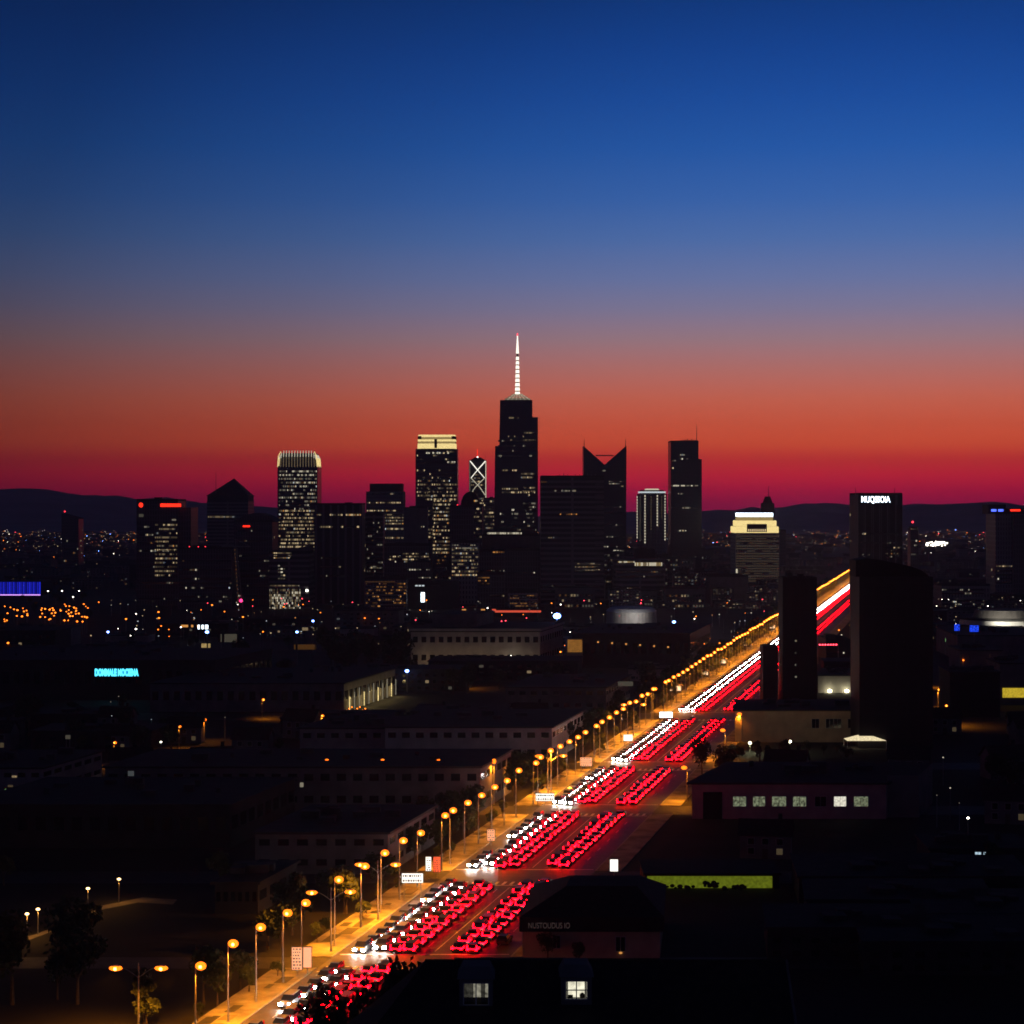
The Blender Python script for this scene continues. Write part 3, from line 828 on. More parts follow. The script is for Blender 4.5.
# tall dark slab
t, c_, k, zt, w = tower("tall plain black tower with a lower step on its right shoulder", 668, 698.5, 442, 1950, 36, "fac_blue",
                        [(670, 698, 485, 488, 3, 2.4, .75, "pale", .3), (680, 690, 454, 460, 4, 2, .35, "pale", .2), (672, 676, 460, 462, 3, 1.6, .8, "pale", 0),
                         (678, 686, 530, 533, 3, 1.8, .8, "pale", .2), (669, 697, 500, 580, 7, 1.7, .04, "pale", .1), (678, 684, 493, 495, 3, 1.7, .6, "pale", 0)], plant=False, seed=27, name="skyscraper", cat="skyscraper")
b = MB(); b.box(w + .01, (702 - c_) * k, 2, 34, -1, zz(459, k), "fac_blue", "roof"); b.build("side_wing", t)
b = MB()
for i in range(8):
    xx = (681 + i * 2.1 - c_) * k; b.box(xx, xx + 1.2, 4, 6, zt + 1.0, zt + rn.uniform(2, 3.4), "metal")
b.build("roof_plant", t)
antenna(t, c_, 1950, 697, 442, 424, .42)
b = MB(); b.ball((673 - c_) * k, -.2, zz(468, k), .8, .3, .9, "warm2"); b.build("corner_lamp", t)
b = MB(); b.box((685 - c_) * k, (687.5 - c_) * k, -.3, -.05, zz(575, k), zz(568, k), "orange1"); b.build("lit_stairwell", t)

# gold-topped building and the dark spired one behind it
t, c_, k, zt, w = tower("grey building with a blazing white-gold stepped top beside the avenue", 730.5, 779.5, 533, 1800, 40, "fac_pale",
                        [(732, 779, 535.5, 583, 2.5, 1.7, 1.0, "warm", -1)], plant=False, parapet=0, seed=28, name="hotel_tower", cat="hotel tower", flanks=None)
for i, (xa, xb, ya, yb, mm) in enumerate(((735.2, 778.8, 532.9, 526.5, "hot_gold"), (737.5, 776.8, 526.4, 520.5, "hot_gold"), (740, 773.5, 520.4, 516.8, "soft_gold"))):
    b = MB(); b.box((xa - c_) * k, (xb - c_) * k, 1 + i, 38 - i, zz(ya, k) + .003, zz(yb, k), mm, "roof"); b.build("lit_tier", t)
b = MB(); b.box((747 - c_) * k, (767 - c_) * k, .55, .98, zz(532, k), zz(524, k), "darkwall")
for i in range(9): b.box((748 + i * 2.1 - c_) * k, (749.3 + i * 2.1 - c_) * k, .4, .54, zz(531.4, k), zz(529, k), "warm2")
b.build("recessed_loggia", t)
b = MB(); b.box((740 - c_) * k, (773.5 - c_) * k, 4, 34, zz(516.7, k) + .002, zz(513, k), "hot_cool", "roof"); b.build("light_crown", t)
b = MB(); b.box((736 - c_) * k, (737.5 - c_) * k, -.3, -.05, zz(573, k), zz(569, k), "pale2"); b.build("wall_lamp", t)
t, c_, k, zt, w = tower("dark tower with a small spired turret half hidden behind the gold-topped building", 758, 786, 531, 2150, 30, "fac_dark", [], plant=False, seed=29, flanks=None)
b = MB(); xx = (769 - c_) * k
b.box(xx - 6.5, xx + 6.5, 6, 19, zt, zz(503, k), "darkwall"); b.cyl(xx, 12, zz(503, k), zz(496.5, k), 5.4, 3, "darkwall", 10); b.build("turret", t)
antenna(t, c_, 2150, 770, 497, 486, .55, yd=12)
tower("wide low podium with a pale roof edge below the gold-topped building", 706, 748, 577, 1410, 30, "wall", [], name="podium_block", cat="office block", flanks=None, plant=False, seed=30)

# sign tower
t, c_, k, zt, w = tower("broad ribbed tower carrying white illuminated letters on its top", 849.5, 902.5, 495, 1300, 34, "fac_rib",
                        [(858, 898, 524, 545, 4.5, 2.2, .06, "pale", .3), (862, 870, 548, 556, 3, 1.6, .3, "pale", .05), (884, 900, 547, 562, 3, 1.7, .3, "warm", .15)], plant=False, seed=31)
rib = MB()
for i in range(11):
    xx = -w + 1.0 + (2 * w - 2.0) * i / 10
    rib.box(xx - .28, xx + .28, -.55, -.03, 2, zz(504.5, k), "darkwall")
rib.build("rib", t)
b = MB(); b.box((860 - c_) * k, (893 - c_) * k, -.4, -.05, zz(504.2, k), zz(495.4, k), "black")
sg = b.build("sign_panel", t)
lettering("lettering", "MUQSSOIA", 5.6, "letter_white", sg, ((875.5 - c_) * k, -.55, zz(499.7, k)), .1, 18.5)
for x in (856.5, 895.5): antenna(t, c_, 1300, x, 495, 487.5, .3)
b = MB(); b.box((855 - c_) * k, (860 - c_) * k, -1.0, -.6, zz(577, k), zz(569.5, k), "glassdark")
sb = b.build("screen_sign", t)
b = MB()
for i, (yv, hh) in enumerate(((565.5, 1.2), (567.6, .9), (571, 2.4), (574.2, 2.2))):
    b.box((855.2 - c_) * k, (859.6 - c_) * k, -1.1, -1.02, zz(yv + hh, k), zz(yv, k), "neon_cyan")
b.build("screen_line", sb)
t, c_, k, zt, w = tower("thin distant tower with a red beacon right of the lettered tower", 907.5, 918.5, 530, 1900, 14, "fac_dark",
                        [(908, 918, 528.5, 530, 2, 1.5, .8, "warm", .3), (909, 917, 540, 560, 4.5, 2, .35, "pale", .3)], plant=False, seed=32, flanks=None)
b = MB(); b.box((911 - c_) * k, (918.3 - c_) * k, 2, 12, zt + .003, zz(526.5, k), "darkwall"); b.build("cap", t)
beacon(t, c_, 1900, 913, 522, 1.0)
t, c_, k, zt, w = tower("tower at the right edge with blue and red neon on its roof", 986, 1036, 514, 1500, 30, "fac_grey",
                        [(996, 1014, 565.5, 567.5, 3, 2, .9, "warm", .2), (988, 1024, 570, 608, 4, 2, .12, "pale", .1)], plant=False, seed=33)
b = MB(); b.box((988.5 - c_) * k, (1006 - c_) * k, 1, 20, zt + .003, zz(504.5, k), "darkwall", "roof"); b.build("roof_block", t)
b = MB(); b.box((1006.1 - c_) * k, (1034 - c_) * k, 2, 20, zt + .003, zz(508.5, k), "darkwall", "roof"); b.build("roof_block", t)
b = MB()
for xa in (991.5, 998.5): b.box((xa - c_) * k, (xa + 5 - c_) * k, .6, .95, zz(511.5, k), zz(509.2, k), "neon_blue")
b.build("neon_sign", t)
b = MB(); b.box((1011 - c_) * k, (1021 - c_) * k, 1.5, 1.95, zz(511.2, k), zz(509.4, k), "neon_red"); b.build("neon_sign", t)
b = MB(); b.box((1012 - c_) * k, (1024 - c_) * k, -3, -.05, 0, zz(515, k), "fac_dark", "roof"); b.build("dark_bay", t)
b = MB()
for yv in (600, 603.6, 607.2, 610.5):
    b.ball((999.7 - c_) * k, -.4, zz(yv, k), .8, .3, .7, "orange2", 6, 4)
    b.ball((1013.5 - c_) * k, -3.4, zz(yv - 3, k), .7, .3, .6, "orange2", 6, 4)
b.build("balcony_lamp", t)
for (x0, x1, yt, lab) in ((956, 968, 549, "hazy grey tower left of the neon-roofed tower at right edge, with a stepped top"), (970, 984, 552, "hazy grey slab tower right beside the neon-roofed tower")):
    tower(lab, x0, x1, yt, 2500, 20, "fac_grey", [(x0 + 1, x1, yt + 5, yt + 25, 5, 2, .12, "pale", .1)], flanks=None, seed=int(x0))
tower("long speckled grey apartment slab left of the neon-roofed tower", 934, 990, 586, 1350, 24, "fac_grey",
      [(936, 984, 589, 612, 3.6, 2, .16, "pale", .02), (953, 957, 601, 603, 3, 1.5, 1, "pale", .8)], name="apartment_block", cat="apartment block", flanks=None, seed=34)

# ------------------------------------------------------------------ nearer towers right of the avenue
t, c_, k, zt, w = tower("huge black unlit tower standing right of the avenue, closest of the towers", 850.5, 933, 577, 575, 15, "fac_black",
                        [(902, 908, 588, 590, 3, 2, .6, "pale", 0)], plant=False, parapet=0, seed=35, flanks=None)
b = MB()
pts = [(857, 577), (857, 560.5), (868, 558.5), (881, 560), (896, 563), (912, 566.5), (924, 571), (931, 577)]
fr = [((x - c_) * k, 2, zz(y, k) + (.004 if y == 577 else 0)) for x, y in pts]; bk = [(p[0], 13, p[2]) for p in fr]
b.face(list(reversed(fr)), "black"); b.face(bk, "black")
for i in range(len(fr) - 1): b.face([fr[i], fr[i + 1], bk[i + 1], bk[i]], "roof")
b.build("curved_penthouse", t)
t, c_, k, zt, w = tower("slim dark slab tower at the avenue's right edge with a low annex", 778.5, 817, 579, 700, 11, "fac_black",
                        [(795, 797, 592, 690, 12, 1.2, .4, "pale", 0)], parapet=.7, seed=36, flanks=None)
b = MB(); b.box((763.5 - c_) * k, (778.4 - c_) * k, 1, 10, 0, zz(646, k), "darkwall", "roof"); b.build("annex", t)
b = MB(); b.box(-4, -2.4, 3, 5, zt, zt + 2.2, "roof2"); b.bar((3, 6, zt), (3, 6, zt + 3.4), .07, "metal"); b.bar((4.5, 6, zt), (4.5, 6, zt + 2.4), .07, "metal"); b.build("roof_plant", t)

# ------------------------------------------------------------------ low buildings built one by one
def lowrise(name, label, cat, x0, x1, ytop, Y, depth, wall, roof="roof", sk=S, eave=0.5, wins=None, group=None, front=None):
    """block whose front faces the viewer and whose sides run along the avenue; wins: list of (xa, xb, ya, yb, pane material)"""
    cxp = (x0 + x1) / 2; k = Y / F
    X, zt = px(cxp, ytop, Y); w = (x1 - x0) * k / 2
    root = thing(name, label, cat, (X, Y, 0), group)
    b = MB(); b.box(-w, w, 0, depth, -.5, zt, wall, roof, sk); b.build("wall", root)
    b = MB(); e = eave
    if e > 0:
        b.box(-w - e, w + e, -e, depth + e, zt + .003, zt + .45, "darkwall", roof, sk); b.build("roof_slab", root)
        rq = random.Random(int(x0 * 7 + ytop))
        for _ in range(9):
            b = MB(); xx = rq.uniform(-.7, .7) * w; yy = rq.uniform(.3, .8) * depth; s = rq.uniform(.35, 2.0)
            b.box(xx + sk * yy - s, xx + sk * yy + s, yy - s * .7, yy + s * .7, zt + .455, zt + rq.uniform(1.1, 2.0), "roof2")
            b.build("roof_unit", root)
    for q in (wins or []):
        xa, xb, ya, yb, pm = q
        f = MB(); xA, xB = (xa - cxp) * k, (xb - cxp) * k; zA, zB = H - (yb - HY) * k, H - (ya - HY) * k
        fw = .12
        for (u0, u1, v0, v1) in ((xA - fw, xA, zA - fw, zB + fw), (xB, xB + fw, zA - fw, zB + fw), (xA, xB, zB, zB + fw), (xA, xB, zA - fw, zA),
                                 ((xA + xB) / 2 - .04, (xA + xB) / 2 + .04, zA, zB)):
            f.box(u0, u1, -.1, .0 - .004, v0, v1, "pale")
        fo = f.build("window", root)
        pn = MB(); pn.box(xA, xB, -.06, -.01, zA, zB, pm); pn.build("pane", fo)
    EXCL.append((X - w - 4, X + w + 4 + sk * depth, Y - 30, Y + depth + 4))
    return root, cxp, k, zt, w

# D: building with a row of lit rooms
wx = [(733, 747, "room_green"), (753, 766, "room_green"), (772, 787, "room_green"), (793, 807, "room_green"), (815, 827, "glassdark"), (834, 847, "room_white"), (854, 869, "room_green")]
t, c_, k, zt, w = lowrise("school_building", "pinkish flat-roofed building with a row of greenish lit windows right of the avenue", "building",
                          692, 886, 784, 446, 34, "pink", "roof", 0.35, 1.0, [(a, b_ - 1, 796.5, 806.3, m_) for a, b_, m_ in wx])
b = MB(); b.box((703 - c_) * k, (722 - c_) * k, -.12, -.01, 0, zz(792, k), "glassdark"); b.build("glazed_entrance", t)
b = MB(); b.box(w + .01, w + 7, 2, 24, 0, zt - .6 + 2.2, "wall", "roof", .35); b.build("side_annex", t)
# E: beige building with party tent
t, c_, k, zt, w = lowrise("villa", "beige villa with dark flat roof and a glowing party tent before it", "house", 735, 886, 711, 590, 30, "beige", "roof", 0.15, 0.8,
                          [(812, 819, 719, 728, "glassdark"), (826, 833, 719, 728, "glassdark"), (834, 841, 719, 728, "glassdark"), (848, 858, 719, 728, "glassdark"), (866, 876, 719, 728, "glassdark")])
X, Yt = onground(865, 748)
t = thing("party_tent", "white peaked party tent glowing beside the beige villa", "tent", (X, Yt, 0))
b = MB(); hw = 5.6; e = 2.4
pk = [(-hw, -3, e), (hw, -3, e), (hw, 3, e), (-hw, 3, e)]
lit_tent = emit("tent_canvas", (1.0, 0.84, 0.5), 0.9, True, 0.25)
for i in range(4): b.face([pk[i], pk[(i + 1) % 4], (0, 0, 4.3)], lit_tent)
b.build("canopy", t)
for sx in (-1, 1):
    for sy in (-1, 1):
        b = MB(); b.bar((sx * hw, sy * 3, 0), (sx * hw, sy * 3, e), .06, "white"); b.build("pole", t)
# H: hall with two floodlights
t, c_, k, zt, w = lowrise("warehouse", "low hall with two white floodlights between slim tower and black tower", "warehouse", 818, 851, 676, 745, 30, "pale", "roof", .2, .4)
for x in (829, 846):
    b = MB(); b.bar(((x - c_) * k, -1.5, zz(690, k)), ((x - c_) * k, 0, zz(689, k)), .1, "metal"); b.ball((x - c_) * k, -1.8, zz(690.5, k), .75, .5, .6, emit("floodlight", (1, .9, .55), 22, True))
    b.build("floodlight", t)
tower("dim block with a row of red lamps behind the floodlit hall", 818, 851, 642, 900, 24, "darkwall", [(820, 848, 652, 676, 6, 2, .2, "pale", .1)], name="office_block", cat="office block", flanks=None, seed=41)
b = MB()
# red lamp string on a gantry
X, Y_ = (828 - CX) * 880 / F, 880
t = thing("lamp_gantry", "steel gantry with a string of red lamps right of the slim slab tower", "gantry", (X, Y_, 0))
zr = H - (644 - HY) * 880 / F
b.bar((-4.5, 0, 0), (-4.5, 0, zr), .15, "metal"); b.bar((4.5, 0, 0), (4.5, 0, zr), .15, "metal"); b.bar((-4.5, 0, zr), (4.5, 0, zr), .12, "metal"); b.build("frame", t)
for i in range(7):
    b = MB(); b.ball(-3.6 + i * 1.2, -.2, zr - .3, .34, .34, .34, "red_far", 6, 4); b.build("lamp", t)

# I: right-hand complex
t, c_, k, zt, w = lowrise("shopping_hall", "long dark hall in front of the round floodlit building at right", "hall", 958, 1040, 636, 900, 60, "wall", "roof", .05, .5)
Yv = 1010.0; kv = Yv / F
t = thing("round_hall", "round white floodlit building at the right edge with a blue sign", "hall", ((1012 - CX) * kv, Yv + 22, 0))
b = MB(); b.cyl(0, 0, -.5, H - (621.5 - HY) * kv, 21, 21, "white", 40); b.build("wall", t)
b = MB(); b.cyl(0, 0, H - (621.5 - HY) * kv + .003, H - (619.6 - HY) * kv, 22, 22, "roof2", 40); b.cyl(0, 0, H - (619.6 - HY) * kv + .004, H - (612 - HY) * kv, 15, 13, "wall", 30); b.build("roof", t)
lo = bpy.data.lights.new("hall_floodlight", "SPOT"); lo.energy = 26000; lo.color = (1, .93, .72); lo.spot_size = math.radians(75); lo.spot_blend = .8; lo.shadow_soft_size = .5
lob = bpy.data.objects.new("hall_floodlight", lo); C.objects.link(lob); lob.parent = t
lob.location = (-9, -36, 14); lob.rotation_euler = (Vector((-2, -20, 12)) - Vector((-9, -36, 14))).to_track_quat("-Z", "Y").to_euler()
X, zt2 = px(972, 628, 985)
for xx, yy, ww, lab in ((972, 628, 4.0, "blue lit billboard at the end of the round floodlit hall"), (955, 627, 2.4, "small blue lit billboard above the green shop lights")):
    X, zt2 = px(xx, yy, 900)
    t = thing("billboard", lab, "billboard", (X, 896, 0))
    b = MB(); b.bar((0, 0, 0), (0, 0, zt2 - 1.4), .15, "metal"); b.build("post", t)
    b = MB(); b.box(-ww / 2 - .12, ww / 2 + .12, -.15, .15, zt2 - 1.6, zt2 + 1.6, "darkwall"); fo = b.build("frame", t)
    b = MB(); b.box(-ww / 2, ww / 2, -.2, -.155, zt2 - 1.45, zt2 + 1.45, emit("blue_screen", (.015, .07, 1), .9, False, 1.0)); b.build("screen", fo)
t, c_, k, zt, w = lowrise("arcade_building", "dim building with two orange lit piers at the right edge", "building", 960, 1002, 651, 790, 26, "wall", "roof", .05, .4)
for x in (962, 989):
    b = MB(); b.box((x - c_) * k, (x + 1.6 - c_) * k, -.5, -.02, 0, zz(654, k), "beige"); b.ball((x + .8 - c_) * k, -1.0, zz(660, k), .3, .3, .3, "sodium_far", 6, 4); b.build("pier", t)
t, c_, k, zt, w = lowrise("corner_shop", "grey corner building with a yellow lit shopfront at right edge", "shop", 1000, 1040, 664, 700, 24, "wall", "roof", .05, .5)
b = MB(); b.box((1002.5 - c_) * k, (1036 - c_) * k, -.2, -.02, zz(697.5, k), zz(688, k), "yellow_shop"); b.build("shopfront", t)
lowrise("storage_block", "black windowless block below the orange lit piers at right", "building", 950, 1000, 673, 660, 22, "black", "roof", .05, .3)
# C: green lit wall
X, Yc = onground(700, 889)
t = thing("canopy_building", "low dark building with a yellow-green lit wall strip, right of the avenue", "building", (X + 2, Yc, 0))
b = MB(); b.box(-12, 12.5, .3, 14, -.5, 2.6, "darkwall", "roof"); b.build("wall", t)
b = MB(); b.box(-12.3, 12.8, -.3, 14.3, 2.603, 2.9, "roof"); b.build("roof_slab", t)
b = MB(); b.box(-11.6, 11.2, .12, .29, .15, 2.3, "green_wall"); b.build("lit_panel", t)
b = MB()
rgs = random.Random(2)
for _ in range(46):
    xx = rgs.choice((rgs.uniform(-11, -3), rgs.uniform(-1.2, 1.2), rgs.uniform(2, 7))); hh = .9 if abs(xx) < 1.2 else .3
    r_ = rgs.uniform(.2, .45); b.ball(xx, -1.0 + rgs.uniform(-.3, .3), hh + rgs.uniform(-.2, .5), r_ * 1.3, r_, r_, "leaf2", 6, 4)
b.build("shrubbery", t)
EXCL.append((X - 16, X + 18, Yc - 14, Yc + 20))
# B: restaurant
t, c_, k, zt, w = lowrise("restaurant", "ochre corner restaurant with dark hipped roof and lettering on its fascia", "restaurant", 522.5, 660, 929, 309, 26, "beige", "roof", .1, 0,
                          [(553, 560, 936, 948, "glassdark"), (616, 625, 937, 951, "glassdark")])
b = MB(); b.box(-w - .5, w + .6, -.6, -.03, zz(931, k), zz(916.5, k), "black", "roof"); fa = b.build("fascia", t)
lettering("lettering", "NUSTOUDUS IO", 1.25, "letter_dim", fa, ((549 - c_) * k, -.66, zz(925, k)), .03, 6.4)
b = MB(); z1 = zz(916.5, k) + .004
b.prism([(-w - .5, -.6), (w + .6, -.6), (w + 3, 26), (-w + 2, 26)], z1, z1 + 3.0, "tile", "roof", [(-w + 7, 9), (w - 3, 9), (w - 2, 18), (-w + 8, 18)]); b.build("roof", t)
b = MB(); b.ball((620.5 - c_) * k, -.3, zz(952.5, k), .28, .15, .16, "orange2"); b.build("wall_lamp", t)
# A: the near house with two dormers
YA = 190.0
t = thing("apartment_house", "dark mansard-roofed house with two lit dormers in the foreground", "house", (9.0, YA, 0))
# ridge from image x 425 to 785
xl, xr = (425 - CX) * YA / F - 9, (783 - CX) * YA / F - 9
zr = 26.7; 
b = MB(); b.box(xl - 9, xr + .2, -14, 12, -.5, 16.5, "darkwall"); b.build("wall", t)
b = MB()
e0 = (xl - 9.6, -14.8, 16.503); e1 = (xr + .3, -14.8, 16.503); e2_ = (xr + .3, 12.8, 16.503); e3 = (xl - 9.6, 12.8, 16.503)
ra, rb = (xl, 0, zr), (xr + .3, 0, zr)
b.face([e0, e1, rb, ra], "tile"); b.face([e2_, e3, ra, rb], "tile"); b.face([e3, e0, ra], "tile"); b.face([e1, e2_, rb], "darkwall"); b.face([e0, e3, e2_, e1], "darkwall")
ro = b.build("roof", t)
b = MB(); b.bar((xr + .32, 0, zr + .05), (xr + .32, -14.8, 16.5), .13, "wall"); b.bar((xr + .32, 0, zr + .05), (xr + .32, 12.8, 16.5), .13, "wall"); b.build("gable_trim", ro)
b = MB(); b.box((454 - CX) * YA / F - 9, (566 - CX) * YA / F - 9, -.35, .35, zr - .4, zr + .22, "tile"); b.bar(ra, rb, .16, "tile"); b.build("ridge_cap", ro)
slope = (zr - 16.5) / 14.8
for (xa, xb, ya, yb, pm, split) in ((463, 489, 983, 1006, "room_dim", False), (565, 588, 981, 1000, "room_bright", True)):
    yd = -4.6; Yd = YA + yd; kd = Yd / F
    xA, xB = (xa - CX) * kd - 9, (xb - CX) * kd - 9
    zA, zB = H - (yb - HY) * kd, H - (ya - HY) * kd
    d = MB(); pad = .35
    ztop = zB + .4
    ybk = -(zr - ztop) / slope
    # cheeks, head and front built as a hollow frame
    d.box(xA - pad, xA, yd, ybk + .6, zA - .45, ztop, "wall"); d.box(xB, xB + pad, yd, ybk + .6, zA - .45, ztop, "wall")
    d.box(xA, xB, yd, ybk + .6, zB, ztop, "wall"); d.box(xA, xB, yd, yd + 1.0, zA - .45, zA, "wall")
    dm = d.build("dormer", ro)
    d = MB()
    d.prism([(xA - pad - .2, yd - .3), (xB + pad + .2, yd - .3), (xB + pad + .2, -.9), (xA - pad - .2, -.9)], ztop + .003, ztop + .9, "wall", None,
            [(xA - pad + .3, yd + .9), (xB + pad - .3, yd + .9), (xB + pad - .3, -.9), (xA - pad + .3, -.9)]); d.build("dormer_roof", ro)
    f = MB(); fw = .09
    f.box(xA, xA + fw, yd + .1, yd + .2, zA, zB, "white"); f.box(xB - fw, xB, yd + .1, yd + .2, zA, zB, "white")
    f.box(xA + fw, xB - fw, yd + .1, yd + .2, zB - fw, zB, "white"); f.box(xA + fw, xB - fw, yd + .1, yd + .2, zA, zA + fw, "white")
    xm = (xA + xB) / 2
    f.box(xm - .05, xm + .05, yd + .1, yd + .2, zA + fw, zB - fw, "white")
    if split: 
        zm = (zA + zB) / 2
        f.box(xA + fw, xm - .05, yd + .1, yd + .2, zm - .04, zm + .04, "white"); f.box(xm + .05, xB - fw, yd + .1, yd + .2, zm - .04, zm + .04, "white")
    wi = f.build("window", ro)
    if split:
        pm = emit("room_bright", (1.0, .95, .72), .85, True, .35)
    else:
        pm = emit("room_dim", (.95, .9, .68), .22, True, .8)
    # the lit room behind the glass, with curtains half drawn
    rm = MB(); rm.face([(xA, yd + .9, zA), (xB, yd + .9, zA), (xB, yd + .9, zB), (xA, yd + .9, zB)], pm); rm.build("lit_room", ro)
    cu = MB()
    n = 9
    span = [(xA + fw, xA + (.95 if not split else .3))] + ([(xB - .3, xB - fw)] if split else [(xB - .75, xB - .35)])
    for s0, s1 in span:
        for i in range(n):
            u0 = s0 + (s1 - s0) * i / n; u1 = s0 + (s1 - s0) * (i + .85) / n
            cu.box(u0, u1, yd + .4 + .08 * (i % 2), yd + .46 + .08 * (i % 2), zA + fw, zB - fw, "wall")
    if split:
        cu.ball(xm + .55, yd + .6, zA + .25, .25, .1, .3, "bark", 8, 5); cu.box(xA + .3, xA + .75, yd + .5, yd + .6, zA, zA + .35, "darkwall")
    cu.build("curtain", ro)
EXCL.append((-40, 60, 150, 235))

# left side blocks ------------------------------------------------------------------
def deck_block(label, x0, x1, ytop, ybase, depth, wall, n, name="office_block", cat="office block", lamps=False, sk=S):
    Y = F * H / (ybase - HY)
    t, c_, k, zt, w = lowrise(name, label, cat, x0, x1, ytop, Y, depth, wall, "roof", sk, .6)
    nm = max(6, int(2 * w / 3.6))
    for j in range(n):
        z0 = zt * (j + .42) / n; z1 = zt * (j + .74) / n
        b = MB(); xs, ms = [], []
        for i in range(nm):
            xs += [-w + 2 * w * (i + .22) / nm, -w + 2 * w * (i + .78) / nm]; ms += ["glassdark", wall]
        b.ribbon(xs, ms[:-1], -.05, z0, z1); b.build("window_row", t)
        b = MB(); m_ = max(3, int(depth / 5)); i0 = 0
        for i in range(m_):
            for q, yy in enumerate((depth * (i + .15) / m_, depth * (i + .85) / m_)):
                b.v += [(w + sk * yy + .05, yy, z0), (w + sk * yy + .05, yy, z1)]
        for i in range(2 * m_ - 1):
            b.f.append((2 * i, 2 * i + 2, 2 * i + 3, 2 * i + 1)); b.mi.append(b.slot("glassdark" if i % 2 == 0 else wall))
        b.build("window_row", t)
    return t, c_, k, zt, w, Y
t, c_, k, zt, w, Yk = deck_block("pinkish parking deck with ramps and a line of small white lamps at left edge", -40, 42, 769, 812, 32, "pink", 3, "parking_deck", "parking deck")
b = MB()
for i in range(6):
    yy = 6 + i * 4.6; b.ball(w + S * yy + .35, yy, 2.3, .34, .42, .2, "hot_white", 6, 4)
b.build("wall_lamp", t)
b = MB()
for (xx, yy, mm) in ((12, 775.5, "warm1"), (5, 789, "green2"), (34, 791, "pale1"), (8, 785, "warm0")):
    b.box((xx - c_) * k, (xx + 5 - c_) * k, -.12, -.06, zz(yy + 2, k), zz(yy, k), mm)
b.build("lit_bay", t)
t, c_, k, zt, w, Yk = deck_block("long dark two-storey block with white roof edge left of the avenue", 105, 480, 768, 812, 32, "wall", 2)
b = MB()
for xx in (287, 300): b.box((xx - c_) * k, (xx + 3.5 - c_) * k, -.12, -.06, zz(787, k), zz(782.5, k), "pale1")
b.box((128 - c_) * k, (134 - c_) * k, -.12, -.06, zz(776, k), zz(771, k), "cool0"); b.build("lit_window", t)
t, c_, k, zt, w, Yk = deck_block("long pale block with two window rows behind the dark two-storey block", 385, 552, 728, 762, 46, "pale", 2)
t, c_, k, zt, w, Yk = deck_block("narrow brick block adjoining the left end of the long pale block", 300, 384, 729, 760, 30, "pink", 2)
t, c_, k, zt, w, Yk = deck_block("dark flat hall whose right side wall is lit yellow by slender lamps", 150, 344, 684, 712, 62, "wall", 1, "exhibition_hall", "hall")
b = MB()
for i in range(11):
    yy = 3 + i * 5.6; b.bar((w + S * yy + 1.0, yy, .2), (w + S * yy + 1.0, yy, 5 + (i % 3)), .16, "pale1" if i % 3 else "hot_gold", 5)
b.build("light_column", t)
for i in range(5):
    lo = bpy.data.lights.new("wall_washer", "POINT"); lo.energy = 420; lo.color = (1, .74, .28); lo.shadow_soft_size = .3
    lob = bpy.data.objects.new("wall_washer", lo); C.objects.link(lob); lob.parent = t; yy = 6 + i * 12; lob.location = (w + S * yy + 3.2, yy, 2.5)
b = MB()
for i in range(8): b.ball(w + 1 + i * .9, -1.5, .8 + .5 * (i % 3), .22, .22, .22, "sodium_far", 6, 4)
b.build("string_light", t)
t, c_, k, zt, w, Yk = deck_block("large pale institutional building with two rows of dark windows before the skyline", 411, 540, 632, 668, 50, "pale", 2, "civic_building", "building")
b = MB(); b.box(-w - .9, w + .9, -.9, 50, zt + .455, zt + 1.5, "pale", "roof", S); b.build("cornice", t)
b = MB(); b.box((425 - c_) * k, (470 - c_) * k, 12, 44, zt + 1.503, zt + 7, "wall", "roof", S); b.build("penthouse", t)
for i in range(5):
    lo = bpy.data.lights.new("wall_washer", "POINT"); lo.energy = 230; lo.color = (1, .66, .34); lo.shadow_soft_size = .3
    lob = bpy.data.objects.new("wall_washer", lo); C.objects.link(lob); lob.parent = t; lob.location = (-w * .75 + i * w * .4, -7, 3)
t, c_, k, zt, w, Yk = deck_block("long dark building carrying the cyan lit sign at left", -60, 215, 661, 700, 60, "darkwall", 1, "factory_hall", "hall")
b = MB(); b.box((93 - c_) * k, (140.5 - c_) * k, -.5, -.08, zz(678, k), zz(667, k), "black"); sg = b.build("sign_panel", t)
lettering("lettering", "DOMMALE MOCIENA", 3.4, "neon_cyan", sg, ((116.8 - c_) * k, -.62, zz(672.7, k)), .06, 43 * k, .05)
b = MB(); b.box((95 - c_) * k, (117.2 - c_) * k, -.56, -.505, zz(675.2, k), zz(670.2, k), emit("sign_backlight", (.03, .45, .9), .75)); b.box((118.6 - c_) * k, (138 - c_) * k, -.56, -.505, zz(675.2, k), zz(670.2, k), emit("sign_backlight_b", (.03, .45, .9), .75)); b.build("backlight", sg)
t, c_, k, zt, w, Yk = deck_block("grey two-wing building beside the avenue with an amber lit end wall", 255, 388, 834, 874, 34, "wall", 2)
t, c_, k, zt, w, Yk = deck_block("small low shed with a pale end wall among trees left of the avenue", 215, 258, 884, 914, 20, "darkwall", 1, "shed", "shed")
t, c_, k, zt, w, Yk = deck_block("wide dark hall behind the park trees at left", -40, 230, 806, 848, 40, "darkwall", 1, "hall_building", "hall")
t, c_, k, zt, w, Yk = deck_block("low dim terrace of roofs between pale block and avenue", 506, 606, 688, 712, 50, "wall", 2)
b = MB(); b.box((618 - c_) * k, (633 - c_) * k, -.3, -.1, zz(686, k), zz(681.5, k), "pale0"); b.build("lit_sign", t)
t, c_, k, zt, w, Yk = deck_block("long black warehouse roof below the curved stadium hall", 572, 690, 634, 668, 70, "darkwall", 1, "warehouse", "warehouse")
